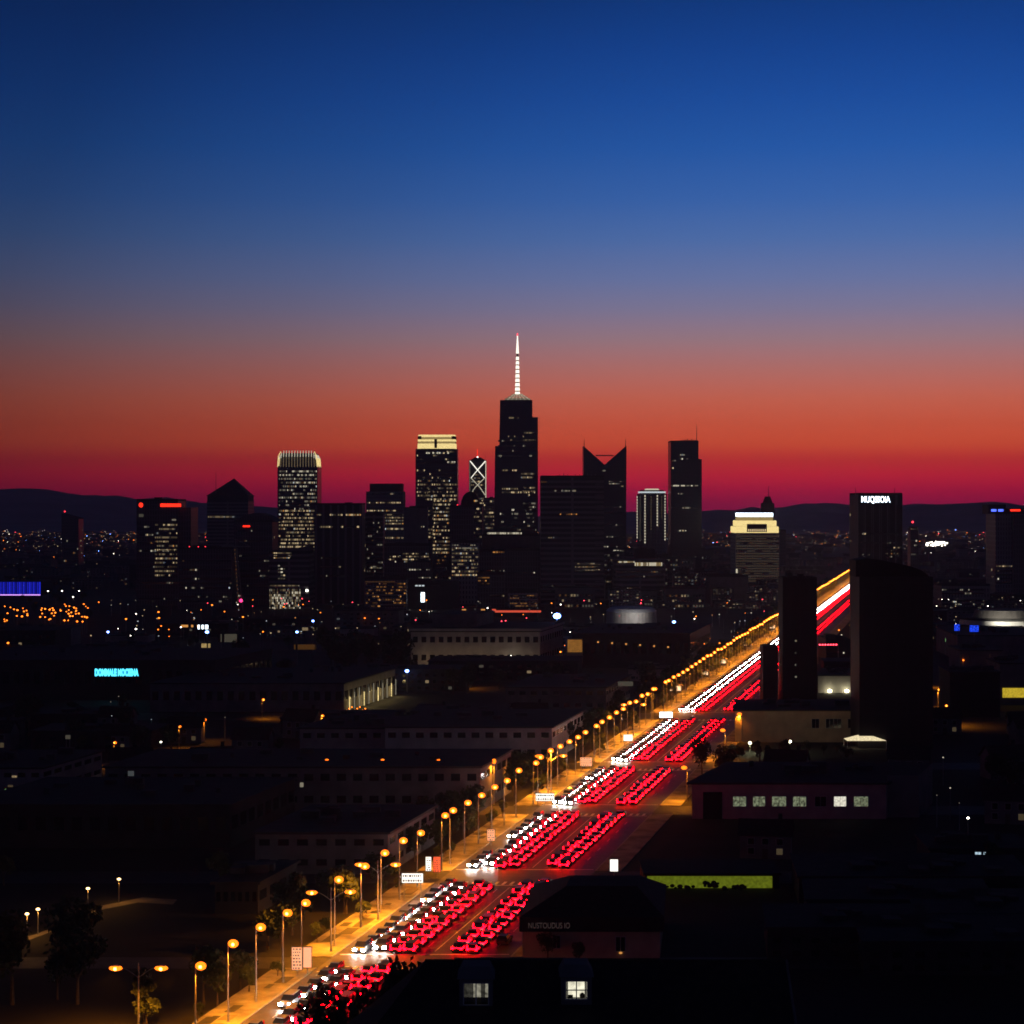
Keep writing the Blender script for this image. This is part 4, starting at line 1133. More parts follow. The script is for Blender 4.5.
b = MB(); b.box((567 - c_) * k, (582.5 - c_) * k, -1.2, -.2, 2, zz(638.5, k), "beige"); b.box((567.5 - c_) * k, (582 - c_) * k, -1.3, -1.22, zz(652, k), zz(639.5, k), emit("orange_lit_wall", (1, .42, .08), .22, False, .4))
b.build("lit_porch", t)
for i in range(6):
    b = MB(); xx = 598 + i * 14; b.ball((xx - c_) * k, -.5, zz(642 + (i * 37 % 9), k), .45, .3, .4, "orange2", 6, 4); b.build("wall_lamp", t)
# stadium hall
Yv = 1130.0; kv = Yv / F
t = thing("stadium", "low curved stadium hall glowing grey below the skyline", "stadium", ((634 - CX) * kv, Yv + 25, 0))
b = MB(); po = [(26 * kv * math.cos(a * math.pi / 20), 24 * math.sin(a * math.pi / 20)) for a in range(40)]
EXCL.append(((600 - CX) * kv, (666 - CX) * kv, 1060, 1190))
b.prism(po, -.5, H - (613 - HY) * kv, "pale", "roof2", [(x * .97, y * .97) for x, y in po]); b.build("wall", t)
b = MB(); b.prism([(x * .99, y * .99) for x, y in po], H - (613 - HY) * kv + .003, H - (610 - HY) * kv, "white", None, [(x * .86, y * .8) for x, y in po]); b.build("roof", t)
lo = bpy.data.lights.new("stadium_floodlight", "POINT"); lo.energy = 9000; lo.color = (1, .95, .9); lo.shadow_soft_size = .5
lob = bpy.data.objects.new("stadium_floodlight", lo); C.objects.link(lob); lob.parent = t; lob.location = (0, -40, 10)
# blue stadium at far left
EXCL.append((-490, -215, 1030, 1640))
Yv = 1550.0; kv = Yv / F
t = thing("arena", "arena facade lit deep blue at the left edge of the city", "arena", ((15 - CX) * kv, Yv, 0))
b = MB(); b.box(-30 * kv, 26 * kv, 0, 40, -.5, H - (581 - HY) * kv, "darkwall", "roof"); b.build("wall", t)
for i in range(28):
    xx = (-30 + i * 2) * kv
    b = MB(); b.box(xx + .2, xx + 1.15, -.3, -.03, H - (596 - HY) * kv, H - (582 - HY) * kv, emit("arena_blue%d" % i, (.02, .03, 1.0), .25 + .6 * ((i * 7) % 5) / 5)); b.build("light_panel", t)
b = MB(); b.box(-30 * kv, 25.5 * kv, -.6, -.32, H - (597.6 - HY) * kv, H - (594.4 - HY) * kv, emit("arena_glow", (.75, .35, 1.0), 1.6)); b.build("light_band", t)
# glowing red roof line
t, c_, k, zt, w = tower("long low deck with a glowing red light line below the skyline", 452, 546, 610.5, 1245, 26, "darkwall", [], name="station_roof", cat="station", flanks=None, plant=False, parapet=.6, seed=51)
b = MB(); b.box((495 - c_) * k, (541 - c_) * k, -.4, -.05, zz(612.4, k), zz(610.4, k), "red2")
for xx, mm in ((462, "orange2"), (481, "orange2"), (492, "red2")): b.box((xx - c_) * k, (xx + 4 - c_) * k, -.4, -.05, zz(611, k), zz(609, k), mm)
b.build("light_line", t)
t, c_, k, zt, w = tower("layered parking deck with a red and white light line below the reddish apartments", 357, 411, 615, 1195, 30, "fac_band", [], name="parking_deck", cat="parking deck", flanks=None, plant=False, parapet=.5, seed=52)
b = MB(); b.box((359 - c_) * k, (376 - c_) * k, -.4, -.05, zz(617.2, k), zz(615.8, k), "pale1"); b.box((376.1 - c_) * k, (400 - c_) * k, -.4, -.05, zz(616.8, k), zz(614, k), "red2"); b.build("light_line", t)
t, c_, k, zt, w = tower("dark block with a tall white lit stair window near the red light line", 405, 460, 584, 1338, 26, "darkwall",
                        [(412, 440, 585, 588, 3, 4, .6, "cool", .6)], name="office_block", cat="office block", flanks=None, seed=53)
b = MB(); b.box((421 - c_) * k, (424.6 - c_) * k, -.3, -.03, zz(602, k), zz(592.5, k), "hot_cool"); b.build("stair_window", t)
# tower crane in red lights
Yv = 1330.0; kv = Yv / F
t = thing("tower_crane", "tower crane traced by red lights in front of the rounded-roof tower", "crane", ((241 - CX) * kv, Yv, 0))
b = MB(); zt_ = H - (548 - HY) * kv
b.bar((-1.3, 0, 0), (-4.2, 0, zt_), .35, "metal"); b.bar((1.3, 0, 0), (-2.9, 0, zt_), .35, "metal")
for i in range(12):
    f0, f1 = i / 12, (i + 1) / 12
    b.bar((-1.3 - 2.9 * f0, 0, zt_ * f0), (1.3 - 4.2 * f1, 0, zt_ * f1), .2, "metal")
b.build("mast", t)
b = MB(); b.bar((-13, 0, zt_ + 1), (6, 0, zt_ + 1), .4, "metal"); b.bar((-3.5, 0, zt_ + 6), (-13, 0, zt_ + 1), .15, "metal"); b.bar((-3.5, 0, zt_ + 6), (6, 0, zt_ + 1), .15, "metal"); b.bar((-3.5, 0, zt_), (-3.5, 0, zt_ + 6), .3, "metal"); b.build("jib", t)
b = MB()
for i in range(16): b.ball(-1.5 - 2.7 * i / 16, -.8, zt_ * (i + .5) / 16, .3, .3, .3, "orange1", 5, 4)
b.ball(0.2, -1.5, 6.5, 1.1, .8, 1.2, emit("pink_lamp", (1, .04, .2), 3)); b.build("marker_lamp", t)

# ------------------------------------------------------------------ street lamps
def lamp_proto(name, label, group, double=False):
    t = thing(name, label, "street lamp", (0, 0, -500), group)
    b = MB(); b.cyl(0, 0, 0, .5, .22, .16, "metal", 8); b.cyl(0, 0, .5, 10.0, .13, .08, "metal", 8); b.build("pole", t)
    for s in ((1, -1) if double else (1,)):
        b = MB()
        p0 = Vector((0, 0, 9.6 if not double else 8.0))
        prev = p0
        reach = 3.0 if double else .7
        for i in range(1, 6):
            a = i / 5
            q = Vector((s * reach * a, 0, p0.z + (1.5 if double else .8) * math.sin(a * math.pi * .5)))
            b.bar(prev, q, .06, "metal"); prev = q
        ar = b.build("arm", t)
        b = MB(); b.prism([(prev.x - .5, -.22), (prev.x + .5, -.22), (prev.x + .5, .22), (prev.x - .5, .22)], prev.z + .06, prev.z + .28, "metal", None,
                          [(prev.x - .3, -.12), (prev.x + .3, -.12), (prev.x + .3, .12), (prev.x - .3, .12)])
        hd = b.build("lamp_head", t)
        b = MB(); b.ball(prev.x, 0, prev.z - .22, .72 if not double else .9, .55, .56 if not double else .36, "sodium", 10, 6); b.build("lens", hd)
        b = MB(); b.ball(prev.x, -.36, prev.z - .24, .27, .24, .23, "sodium_core", 8, 6); b.build("bulb", hd)
        lo = bpy.data.lights.new("lamp_light", "SPOT"); lo.energy = LAMP_W; lo.color = (1.0, .30, .012); lo.shadow_soft_size = .3
        lo.spot_size = math.radians(146); lo.spot_blend = .7
        lob = bpy.data.objects.new("lamp_light", lo); C.objects.link(lob); lob.parent = t; lob.location = (prev.x, 0, prev.z - .8); lob.rotation_euler = (0, -.3 * s, 0)
    return t
LAMP_W = 10500.0
ORD = ["nearest", "second", "third", "fourth", "fifth", "sixth", "seventh", "eighth", "ninth", "tenth", "eleventh", "twelfth"]
lamp = lamp_proto("street_lamp", "amber street lamp in the long row along the left pavement", "amber street lamps along the left pavement")
ysl = [259, 270.6, 281.4, 292.7, 305, 317, 331, 342.5, 354]
while ysl[-1] < 2020:
    ysl.append(ysl[-1] + 11.7)
LV = []
for f_ in (.35, .8, 1.15, 1.6):
    lv = [c for c in lamp.children if c.type == "LIGHT"][0].data.copy(); lv.energy = LAMP_W * f_; LV.append(lv)
used = False
for i, Yl in enumerate(ysl):
    if in_cross(Yl, .5):
        Yl = min((a - 1.0 if abs(Yl - a) < abs(Yl - b_) else b_ + 1.0 for a, b_ in CROSS), key=lambda v: abs(v - Yl))
    X, _ = road(-98.5, Yl)
    if i < 12:
        lab = "single-arm amber street lamp, %s from the near end of the left pavement row" % ORD[i]
    else:
        blk = sum(1 for a, b_ in CROSS if Yl > a)
        lab = ("single-arm amber street lamp on the left pavement " + ["", "beyond the nearest crossing", "between second and third crossing", "between third and fourth crossing",
               "between fourth and farthest crossing", "beyond the farthest crossing"][blk])
    rz = random.uniform(-.25, .25)
    if not used:
        lamp.location = (X, Yl, .125); lamp["label"] = lab; used = True
    else:
        cp = copy_tree(lamp, (X, Yl, .125), rz, (1, 1, random.uniform(.96, 1.04)), lab)
        for ch in cp.children:
            if ch.type == "LIGHT": ch.data = LV[random.randrange(4)]
dbl = lamp_proto("double_lamp", "double-arm street lamp beside the white billboard on the left pavement", None, True)
dbl.location = (road(-97.4, 337)[0], 337, .125)
for Yl, lab in ((313, "double-arm street lamp just left of the nearest crossing"), (483, "double-arm street lamp behind the three-panel white billboard"), (607, "double-arm street lamp near the white lit box sign far up the avenue")):
    copy_tree(dbl, (road(-97.8, Yl)[0], Yl, .125), .1, None, lab)
copy_tree(dbl, (road(-107.5, 263)[0], 263, 0), 0.0, (1, 1, .98), "double-arm street lamp at the bottom left corner")

for i in range(4):
    Yl = 467.5; copy_tree(lamp, (road(-108 - 13 * i, Yl)[0], Yl, 0), -math.pi / 2, None, "amber street lamp standing in the side street at the third crossing")
for i, (c, Yl) in enumerate(((-63.2, 548), (-63.2, 590), (-63.2, 470))):
    copy_tree(lamp, (road(c, Yl)[0], Yl, .125), math.pi, (1, 1, .8), "amber street lamp on the right pavement, " + ("behind the school building's corner", "second one behind the school building's corner", "in front of the school building's left wall")[i])
for x, y, lab in ((114, 743, "amber street lamp above the parking deck corner"), (179, 727, "amber street lamp behind the long dark block, left one of two"), (204, 720, "amber street lamp behind the long dark block, right one of two"),
                  (42, 752, "amber street lamp above the parking deck roof"), (941, 672, "amber street lamp in the narrow alley beside the black tower, rear one"), (938, 690, "amber street lamp in the narrow alley beside the black tower, front one"),
                  (262, 700, "amber street lamp left of the yellow lit hall's front"), (322, 716, "amber street lamp under the yellow lit hall's corner"), (560, 652, "amber street lamp beside the pale institutional building's right end"), (470, 672, "amber street lamp in front of the pale institutional building"),
                  (945, 706, "amber street lamp in the narrow alley beside the black tower, nearest one")):
    Yl = F * (H - 6.2) / (y - HY); cp = copy_tree(lamp, ((x - CX) * Yl / F, Yl, 0), random.uniform(-1, 1), (.62, .62, .62), lab)
    for ch in cp.children:
        if ch.type == "LIGHT": ch.data = LV[3 if x > 930 else 0]
# ------------------------------------------------------------------ signs along the pavement
def panel_sign(name, label, x, ybase, ytop, w, h, m, group=None, lines=0):
    X, Y = onground(x, ybase); k = Y / F
    t = thing(name, label, "sign", (X, Y, .125), group)
    ztop = H - (ytop - HY) * k
    b = MB(); b.box(-w / 2 - .08, w / 2 + .08, -.12, .12, ztop - h - .08, ztop + .08, "darkwall"); fo = b.build("frame", t)
    b = MB(); b.box(-w / 2, w / 2, -.16, -.125, ztop - h, ztop, m)
    b.build("panel", fo)
    if lines:
        b = MB(); rq = random.Random(int(x))
        for j in range(lines):
            z = ztop - h * (j + .5) / lines; xx = -w / 2 + .15
            while xx < w / 2 - .3:
                ww = rq.uniform(.12, .4); b.box(xx, min(xx + ww, w / 2 - .1), -.2, -.165, z - h / lines * .25, z + h / lines * .2, "wall"); xx += ww + .15
        b.build("print", fo)
    b = MB()
    for s in ((-1, 1) if w > 2 else (0,)):
        b.bar((s * w * .4, 0, -.12), (s * w * .4, 0, ztop - h), .09, "metal")
    b.build("post", t)
    return t
panel_sign("totem_sign", "pinkish printed advertising totem, left of the near pair on the left pavement", 297, 978, 948, 1.5, 3.3, "poster_warm", None, 7)
panel_sign("totem_sign", "plain amber advertising totem, right of the near pair on the left pavement", 307.5, 975, 948, 1.2, 3.0, "poster_warm")
panel_sign("billboard", "white lit two-panel billboard beside the double-arm street lamp", 412.5, 902, 874, 3.7, 1.65, "poster_white", None, 2)
panel_sign("totem_sign", "white printed totem next to the red totem by the left kerb", 428.5, 879, 857.5, 1.0, 2.6, "poster_white", None, 6)
panel_sign("totem_sign", "red-orange lit totem next to a white one by the left kerb", 437, 878, 857.5, 1.3, 2.8, "poster_red", None, 7)
panel_sign("totem_sign", "grey printed street poster stand before a dark tree on the left pavement", 491, 846, 830, 1.5, 2.3, "poster_warm", None, 5)
panel_sign("billboard", "wide white billboard of three lit panels on the left pavement", 545, 806, 794, 4.3, 1.7, "poster_white", None, 2)
panel_sign("totem_sign", "pale printed poster stand at the amber corner of a crossing", 586, 772, 758, 3.0, 2.2, "poster_warm", None, 4)
panel_sign("billboard", "small glowing white box sign on the left pavement halfway up the avenue", 628, 748, 735, 2.6, 1.8, "poster_white")
panel_sign("billboard", "bluish white lit board by the farthest crossing", 666, 726, 712.5, 4.0, 1.7, "hot_cool")
panel_sign("billboard", "white lit box sign on the right pavement beside the dark restaurant roof", 614, 882, 860, 1.45, 2.2, "poster_white")

# ------------------------------------------------------------------ kiosks lit on the far left pavement
kp = thing("kiosk", "small lit kiosk among the trees on the far left pavement", "kiosk", (0, 0, -500), "lit kiosks on the far left pavement")
b = MB(); b.box(-2.4, 2.4, 0, 3, 0, 2.9, "wall"); b.build("wall", kp)
b = MB(); b.prism([(-2.8, -1.2), (2.8, -1.2), (2.8, 3.2), (-2.8, 3.2)], 2.903, 3.3, "pink", None, [(-2.5, -.2), (2.5, -.2), (2.5, 3), (-2.5, 3)]); b.build("awning", kp)
b = MB(); b.box(-2.1, 2.1, -.1, -.01, 1.0, 2.7, "shop"); b.build("counter_light", kp)
for i, Yk in enumerate((742, 812, 870, 985, 1120, 1260)):
    X, _ = road(-104 + (i % 3), Yk)
    if i == 0: kp.location = (X, Yk, .125)
    else: copy_tree(kp, (X, Yk, .125), .2 * (i % 3 - 1), (.7 + .25 * (i * 7 % 4) / 2, 1, .7 + .15 * (i % 3)))

# ------------------------------------------------------------------ cars
def car_mesh(kind, paint, parts=True, away=True):
    """local frame: +y forward. returns root (parts) or a single mesh object"""
    L, W, hb, hr = {"hatchback": (4.1, 1.76, .95, 1.5), "saloon": (4.4, 1.8, .92, 1.44), "van": (4.5, 1.9, 1.1, 1.78)}[kind]
    hl = L / 2; hw = W / 2
    HEADM, TAILM = ("head_dim", "tail") if away else ("head", "tail_dim")
    def lower(b):
        prof = [(-hl, .35), (-hl + .06, .28), (hl - .1, .28), (hl, .42), (hl - .06, .68), (hl - 1.0 if kind != "van" else hl - .6, hb - .06), (hl - 1.3, hb), (-hl + .05, hb), (-hl - .0, .7)]
        n = len(prof)
        left = [(-hw + (.05 if z > .8 else 0), y, z) for y, z in prof]; right = [(hw - (.05 if z > .8 else 0), y, z) for y, z in prof]
        for i in range(n):
            j = (i + 1) % n; b.face([left[i], left[j], right[j], right[i]], paint)
        b.face(list(reversed(left)), paint); b.face(right, paint)
    yb0, yb1 = (-hl + .12, hl - 1.15) if kind != "van" else (-hl + .05, hl - .7)
    if kind == "saloon": yb0 = -hl + .75
    yt0, yt1 = yb0 + (.35 if kind != "van" else .12), yb1 - (.85 if kind != "van" else .65)
    bw, tw = hw - .08, hw - .26
    def cabin(b, m):
        b.prism([(-bw, yb0), (bw, yb0), (bw, yb1), (-bw, yb1)], hb + .004, hr - .05, m, None, [(-tw, yt0), (tw, yt0), (tw, yt1), (-tw, yt1)])
    def roof(b):
        b.prism([(-tw - .02, yt0 - .04), (tw + .02, yt0 - .04), (tw + .02, yt1 + .04), (-tw - .02, yt1 + .04)], hr - .046, hr, paint)
    def wheel(b, sx, y):
        b.bar((sx * (hw - .2), y, .32), (sx * (hw + .02), y, .32), .32, "black", 12)
    def rim(b, sx, y):
        b.bar((sx * (hw + .021), y, .32), (sx * (hw + .04), y, .32), .19, "metal", 10)
    def head(b, sx):
        b.prism([(sx * hw * .72 - .3, hl - .06), (sx * hw * .72 + .3, hl - .06), (sx * hw * .72 + .25, hl + .05), (sx * hw * .72 - .25, hl + .05)], .5, .86, HEADM)
    def tail(b, sx):
        x0, x1 = sorted((sx * hw * .56, sx * hw * .99))
        b.box(x0, x1, -hl - .05, -hl + .02, .62, min(hb, 1.0) - .02, TAILM)
        if kind != "saloon":
            x0, x1 = sorted((sx * hw * .80, sx * hw * .97))
            b.box(x0, x1, -hl - .03, -hl + .13, hb + .006, hb + .45, TAILM)
        x0, x1 = sorted((sx * (hw - .04), sx * (hw + .012)))
        b.box(x0, x1, -hl + .021, -hl + 1.5, hb - .2, hb - .03, TAILM)  # added glowing flank strip, so lamps in a row merge into red streaks
    if parts:
        t = thing("car", "", "car", (0, 0, -500))
        b = MB(); lower(b); roof(b); b.build("body", t)
        b = MB(); cabin(b, "glassdark"); b.build("windows", t)
        for sx in (-1, 1):
            for y in (-hl + .8, hl - .85):
                b = MB(); wheel(b, sx, y); wo = b.build("wheel", t)
                b = MB(); rim(b, sx, y); b.build("rim", wo)
            b = MB(); head(b, sx); b.build("headlight", t)
            b = MB(); tail(b, sx); b.build("tail_light_and_streak", t)
        b = MB(); b.box(-hw * .55, hw * .55, -hl - .04, -hl + .02, .80, .90, TAILM); b.build("added_light_bar", t)  # added bar, fills the red light band between the tail lamps
        return t
    b = MB(); lower(b); roof(b); cabin(b, "glassdark")
    for sx in (-1, 1):
        for y in (-hl + .8, hl - .85): wheel(b, sx, y)
        head(b, sx); tail(b, sx)
    b.box(-hw * .55, hw * .55, -hl - .04, -hl + .02, .80, .90, TAILM)  # the same added bar, here in the merged mesh
    return b
paints = [mat("car_paint_black", (.014, .014, .016), .45, 0, 1, .5), mat("car_paint_grey", (.12, .12, .13), .3, 0, 1, .5), mat("car_paint_red", (.35, .02, .02), .3, 0, 1, .5),
          mat("car_paint_white", (.6, .6, .6), .3, 0, 1, .5), mat("car_paint_silver", (.35, .36, .38), .3, 0, 1, .5, .3)]
streams = [(-93.0, -1, "first"), (-90.3, -1, "second"), (-87.4, 1, "third"), (-85.1, 1, "fourth"),
           (-78.0, 1, "sixth"), (-75.4, 1, "seventh")]
spots = []
rc = random.Random(5)
for c, d, lane in streams:
    Y = 262 + rc.uniform(0, 4)
    while Y < 1990:
        gap = rc.uniform(4.65, 5.15) if Y < 600 else rc.uniform(5.2, 7.6)
        if not in_cross(Y, 2.4):
            hole = False
            if d < 0 and c < -92:
                hole = (265 < Y < 275) or (345 < Y < 351) or (400 < Y < 420) or (500 < Y < 508)
            if not hole:
                spots.append((Y, c + rc.uniform(-.09, .09), d, lane))
        Y += gap
spots.sort()
protoP, protoS = {}, {}
heading = -math.atan(S)
for i, (Y, c, d, lane) in enumerate(spots[:300]):
    kind = rc.choice(("hatchback", "hatchback", "van", "saloon"))
    p = rc.choice((0, 0, 1, 0) if d < 0 else (0, 2, 2, 0, 0))  # red paint put on departing cars to add to the red light band
    blk = sum(1 for a, b_ in CROSS if Y > a)
    where = ["below the nearest crossing", "between nearest and second crossing", "between second and third crossing", "between third and fourth crossing", "between fourth and fifth crossing", "beyond the fifth crossing"][blk]
    lab = ("car with white headlights in %s lane from left, %s" if d < 0 else "car with red tail lights in %s lane from left, %s") % (lane, where)
    grp = "oncoming cars with white headlights" if d < 0 else "departing cars with red tail lights"
    X, _ = road(c, Y); rz = heading + (math.pi if d < 0 else 0)
    detailed = i < 96
    store = protoP if detailed else protoS
    if (kind, p, d) not in store:
        if detailed:
            t = car_mesh(kind, paints[p], True, d > 0)
        else:
            t = car_mesh(kind, paints[p], False, d > 0).build("car"); t["category"] = "car"
        t.location = (X, Y, .014); t.rotation_euler = (0, 0, rz); t["label"] = lab; t["group"] = grp
        store[kind, p, d] = t
    else:
        copy_tree(store[kind, p, d], (X, Y, .014), rz, None, lab, grp)
far = MB()
for (Y, c, d, lane) in spots[300:]:
    X, _ = road(c, Y); a = heading + (math.pi if d < 0 else 0); ca, sa = math.cos(a), math.sin(a)
    base = len(far.v)
    pm = paints[rc.choice((0, 0, 1, 2))]
    far.prism([(-.85, -2.1), (.85, -2.1), (.85, 2.1), (-.85, 2.1)], .3, .95, pm)
    far.prism([(-.8, -1.9), (.8, -1.9), (.8, 1.0), (-.8, 1.0)], .953, 1.45, "glassdark", pm, [(-.62, -1.5), (.62, -1.5), (.62, .3), (-.62, .3)])
    for sx in (-.62, .62):
        far.box(sx - .25, sx + .25, 2.12, 2.17, .52, .82, "head" if d < 0 else "head_dim")
        far.box(sx - .2, sx + .2, -2.17, -2.12, .6, 1.0, "tail" if d > 0 else "tail_dim")
    for q in range(base, len(far.v)):
        x, y, z = far.v[q]; far.v[q] = (X + x * ca - y * sa, Y + x * sa + y * ca, z + .014)
o = far.build("distant_traffic"); tag(o, "dense far traffic of red and white lights up the avenue", "traffic", None, "stuff")
# one parked car by the restaurant
X, Yp = onground(512, 946)
pc = copy_tree(protoP[list(protoP)[0]], (X - 1.2, Yp + 2, .014), heading, None, "dark car parked at the right kerb beside the restaurant", None)
if "group" in pc: del pc["group"]
for ch in list(pc.children):
    if ch.name.startswith(("headlight", "tail_light_and_streak", "added_light_bar")):
        ch.data = ch.data.copy(); ch.data.materials.clear(); ch.data.materials.append(M["glassdark"])

# ------------------------------------------------------------------ trees
def tree_mesh(seed, leafm, h=8.0, cr=3.0, n=620, leaf=.42):
    rq = random.Random(seed)
    b = MB(); th = h * .38
    b.bar((0, 0, -.2), (.1, 0, th), h * .03, "bark", 7, h * .018)
    lobes = []
    for i in range(7):
        a = rq.uniform(0, 6.28); d = rq.uniform(.25, .75) * cr; z = rq.uniform(.45, .9) * h
        b.bar((.1, 0, th * .9), (d * math.cos(a) * .8, d * math.sin(a) * .8, z), h * .012, "bark", 5, h * .005)
        lobes.append((d * math.cos(a), d * math.sin(a), z, rq.uniform(.32, .55) * cr))
    lobes.append((0, 0, h * .85, cr * .5))
    tr = b
    c = MB()
    for _ in range(n):
        lx, ly, lz, lr = rq.choice(lobes)
        while True:
            v = Vector((rq.gauss(0, 1), rq.gauss(0, 1), rq.gauss(0, 1)))
            if v.length > .01: break
        v = v.normalized() * lr * rq.uniform(.55, 1.12)
        p = Vector((lx, ly, lz)) + v
        if p.z < h * .28: continue
        u = Vector((rq.gauss(0, 1), rq.gauss(0, 1), rq.gauss(0, 1))).normalized(); w2 = u.orthogonal().normalized()
        s = leaf * rq.uniform(.6, 1.3)
        c.face([p - u * s, p + w2 * s * .55, p + u * s, p - w2 * s * .55], leafm)
    return tr, c
protos = []
def tree_proto(seed, leafm, label, group, **kw):
    t = thing("tree", label, "tree", (0, 0, -500), group)
    tr, c = tree_mesh(seed, leafm, **kw)
    tr.build("trunk", t); c.build("crown", t)
    return t
TP = [tree_proto(1, "leaf", "leafy street tree lit amber by lamps along the left pavement", "street trees along the left pavement"),
      tree_proto(2, "leaf", "leafy street tree lit amber by lamps along the left pavement", "street trees along the left pavement", h=7, cr=3.2),
      tree_proto(3, "leaf2", "leafy street tree lit amber by lamps along the left pavement", "street trees along the left pavement", h=9, cr=2.8),
      tree_proto(4, "leaf2", "tall dark tree", "dark trees", h=14, cr=5.5, n=1100, leaf=.6)]
placed = set()
def put_tree(i, X, Y, sc=1.0, label=None, group=None):
    t = TP[i]
    s = (sc * random.uniform(.9, 1.1), sc * random.uniform(.9, 1.1), sc * random.uniform(.88, 1.12)); rz = random.uniform(0, 6.28)
    if i not in placed:
        placed.add(i); t.location = (X, Y, 0); t.rotation_euler.z = rz; t.scale = s
        if label: t["label"] = label
        if group: t["group"] = group
        return t
    return copy_tree(t, (X, Y, 0), rz, s, label, group)
Yt = 268.0
while Yt < 800:
    if not in_cross(Yt, 5):
        for _ in range(2):
            put_tree(random.choice((0, 1, 2)), road(random.uniform(-113, -102.5) if Yt < 560 else random.uniform(-112, -100.5), Yt)[0], Yt + random.uniform(-2, 2), random.uniform(.6, 1.0) if Yt < 420 else random.uniform(.75, 1.15),
                     "leafy street tree lit amber by lamps on the left pavement " + ["below the nearest crossing", "beyond the nearest crossing", "between second and third crossing", "between third and fourth crossing", "between fourth and farthest crossing", "beyond the farthest crossing"][sum(1 for a, b_ in CROSS if Yt > a)])
    Yt += random.uniform(7, 12) if Yt < 560 else random.uniform(9, 14)
# farther up the avenue the planting reads as one dark band
fl = MB(); rq_ = random.Random(31)
Yt = 800.0
while Yt < 1750:
    for _ in range(2):
        Xc = road(rq_.uniform(-113, -101), Yt)[0]; hh = rq_.uniform(5, 8.5); Yc_ = Yt + rq_.uniform(-3, 3)
        fl.bar((Xc, Yc_, 0), (Xc, Yc_, hh * .5), .18, "bark", 5)
        for _ in range(60):
            p = Vector((Xc + rq_.gauss(0, 1.2), Yc_ + rq_.gauss(0, 1.2), hh * .62 + rq_.gauss(0, hh * .15))); u = Vector((rq_.gauss(0, 1), rq_.gauss(0, 1), rq_.gauss(0, 1))).normalized(); w2 = u.orthogonal().normalized()
            fl.face([p - u * .9, p + w2 * .6, p + u * .9, p - w2 * .6], "leaf")
    Yt += rq_.uniform(7, 12)
tag(fl.build("roadside_foliage"), "dark band of roadside trees along the far avenue", "trees", None, "stuff")
for _ in range(60):
    Y = random.uniform(262, 900)
    if not in_cross(Y, 4): put_tree(random.choice((0, 1)), road(random.uniform(-103.5, -100.2), Y)[0], Y, random.uniform(.28, .5), "low shrub on the amber lit left pavement, " + ("near part" if Y < 460 else "far part"), "low shrubs on the left pavement").name = "shrub"
def clear(X, Y, pad=0):
    if road(PAVE_L - 3, Y)[0] < X < road(PAVE_R + 2, Y)[0]: return False
    return not any(x0 - pad < X < x1 + pad and y0 - pad < Y < y1 + pad for x0, x1, y0, y1 in EXCL)
for _ in range(60):                                        # the dark park left of the avenue
    Y = random.uniform(262, 420); X = road(random.uniform(-205, -118), Y)[0]
    if clear(X, Y) and not in_cross(Y, 2) and not any(abs(X - a) < 5 and -9 < b_ - Y < 26 for a, b_ in [onground(120, 903), onground(88, 912), onground(37, 936), onground(27, 940), onground(100, 905), onground(60, 920)]):
        put_tree(random.choice((1, 2, 3)), X, Y, random.uniform(.6, .9), "dark unlit tree in the park at bottom left", "dark park trees at bottom left")
nt_ = 0
while nt_ < 55:
    Y = random.uniform(385, 980); X = random.uniform(-.27 * Y, road(-107, Y)[0])
    if clear(X, Y, 1) and not in_cross(Y, 3):
        nt_ += 1; put_tree(random.choice((1, 2, 3)), X, Y, random.uniform(.55, .9), "dark tree between the low blocks left of the avenue, " + ("near quarter" if Y < 600 else "middle distance"), "dark trees between the low blocks left of the avenue")
for i in range(14):
    X, Y = onground(random.uniform(318, 405), random.uniform(664, 678)); put_tree(3, X, Y, random.uniform(.85, 1.15), "tall dark tree in the clump left of the pale institutional building", "dark tree clump left of the institutional building")
for i in range(10):
    X, Y = onground(random.uniform(430, 560), random.uniform(682, 694)); put_tree(3, X, Y, random.uniform(.5, .7), "dark tree in the row before the pale institutional building", "dark trees before the institutional building")
for x, y, sc, lab in ((702, 778, .62, "dark round tree at the right kerb beside the school building"), (725, 784, .6, "dark tree in front of the school building's left corner"),
                      (548, 962, .35, "small dark tree against the ochre restaurant wall"), (580, 966, .25, "low dark shrub against the ochre restaurant wall")):
    X, Y = onground(x, y); put_tree(3, X, Y, sc, lab)
for (x, ytop, Y, sc, lab) in ((327, 998, 232, .8, "dark rounded treetop at the bottom edge beside the white trails of headlights"), (396, 974, 222, .95, "dark treetop at the left hip of the foreground house"), (370, 996, 214, .9, "lower dark treetop by the foreground house's roof edge")):
    X, zt = px(x, ytop, Y)
    t = put_tree(3, X, Y, 1.0, lab); q = zt / 13.6; t.scale = (.62, .62, q)
for _ in range(22):
    Y = random.uniform(330, 560); X = random.uniform(95, 150) * Y / 400
    if clear(X, Y): put_tree(random.choice((2, 3)), X, Y, random.uniform(.5, .8), "dark unlit tree among the houses at lower right", "dark trees at lower right")
for _ in range(12):
    X, Y = onground(random.uniform(730, 850), random.uniform(752, 762)); put_tree(random.choice((1, 2)), X, Y, random.uniform(.35, .55), "dark garden shrub in front of the beige villa", "dark garden shrubs before the beige villa")

for _ in range(16):
    Y = random.uniform(1060, 1500); X = (random.uniform(0, 90) - CX) * Y / F
    put_tree(random.choice((1, 2)), X, Y, random.uniform(.7, 1.0), "dark tree among the orange lamps at far left", "dark trees among the orange lamps at far left")
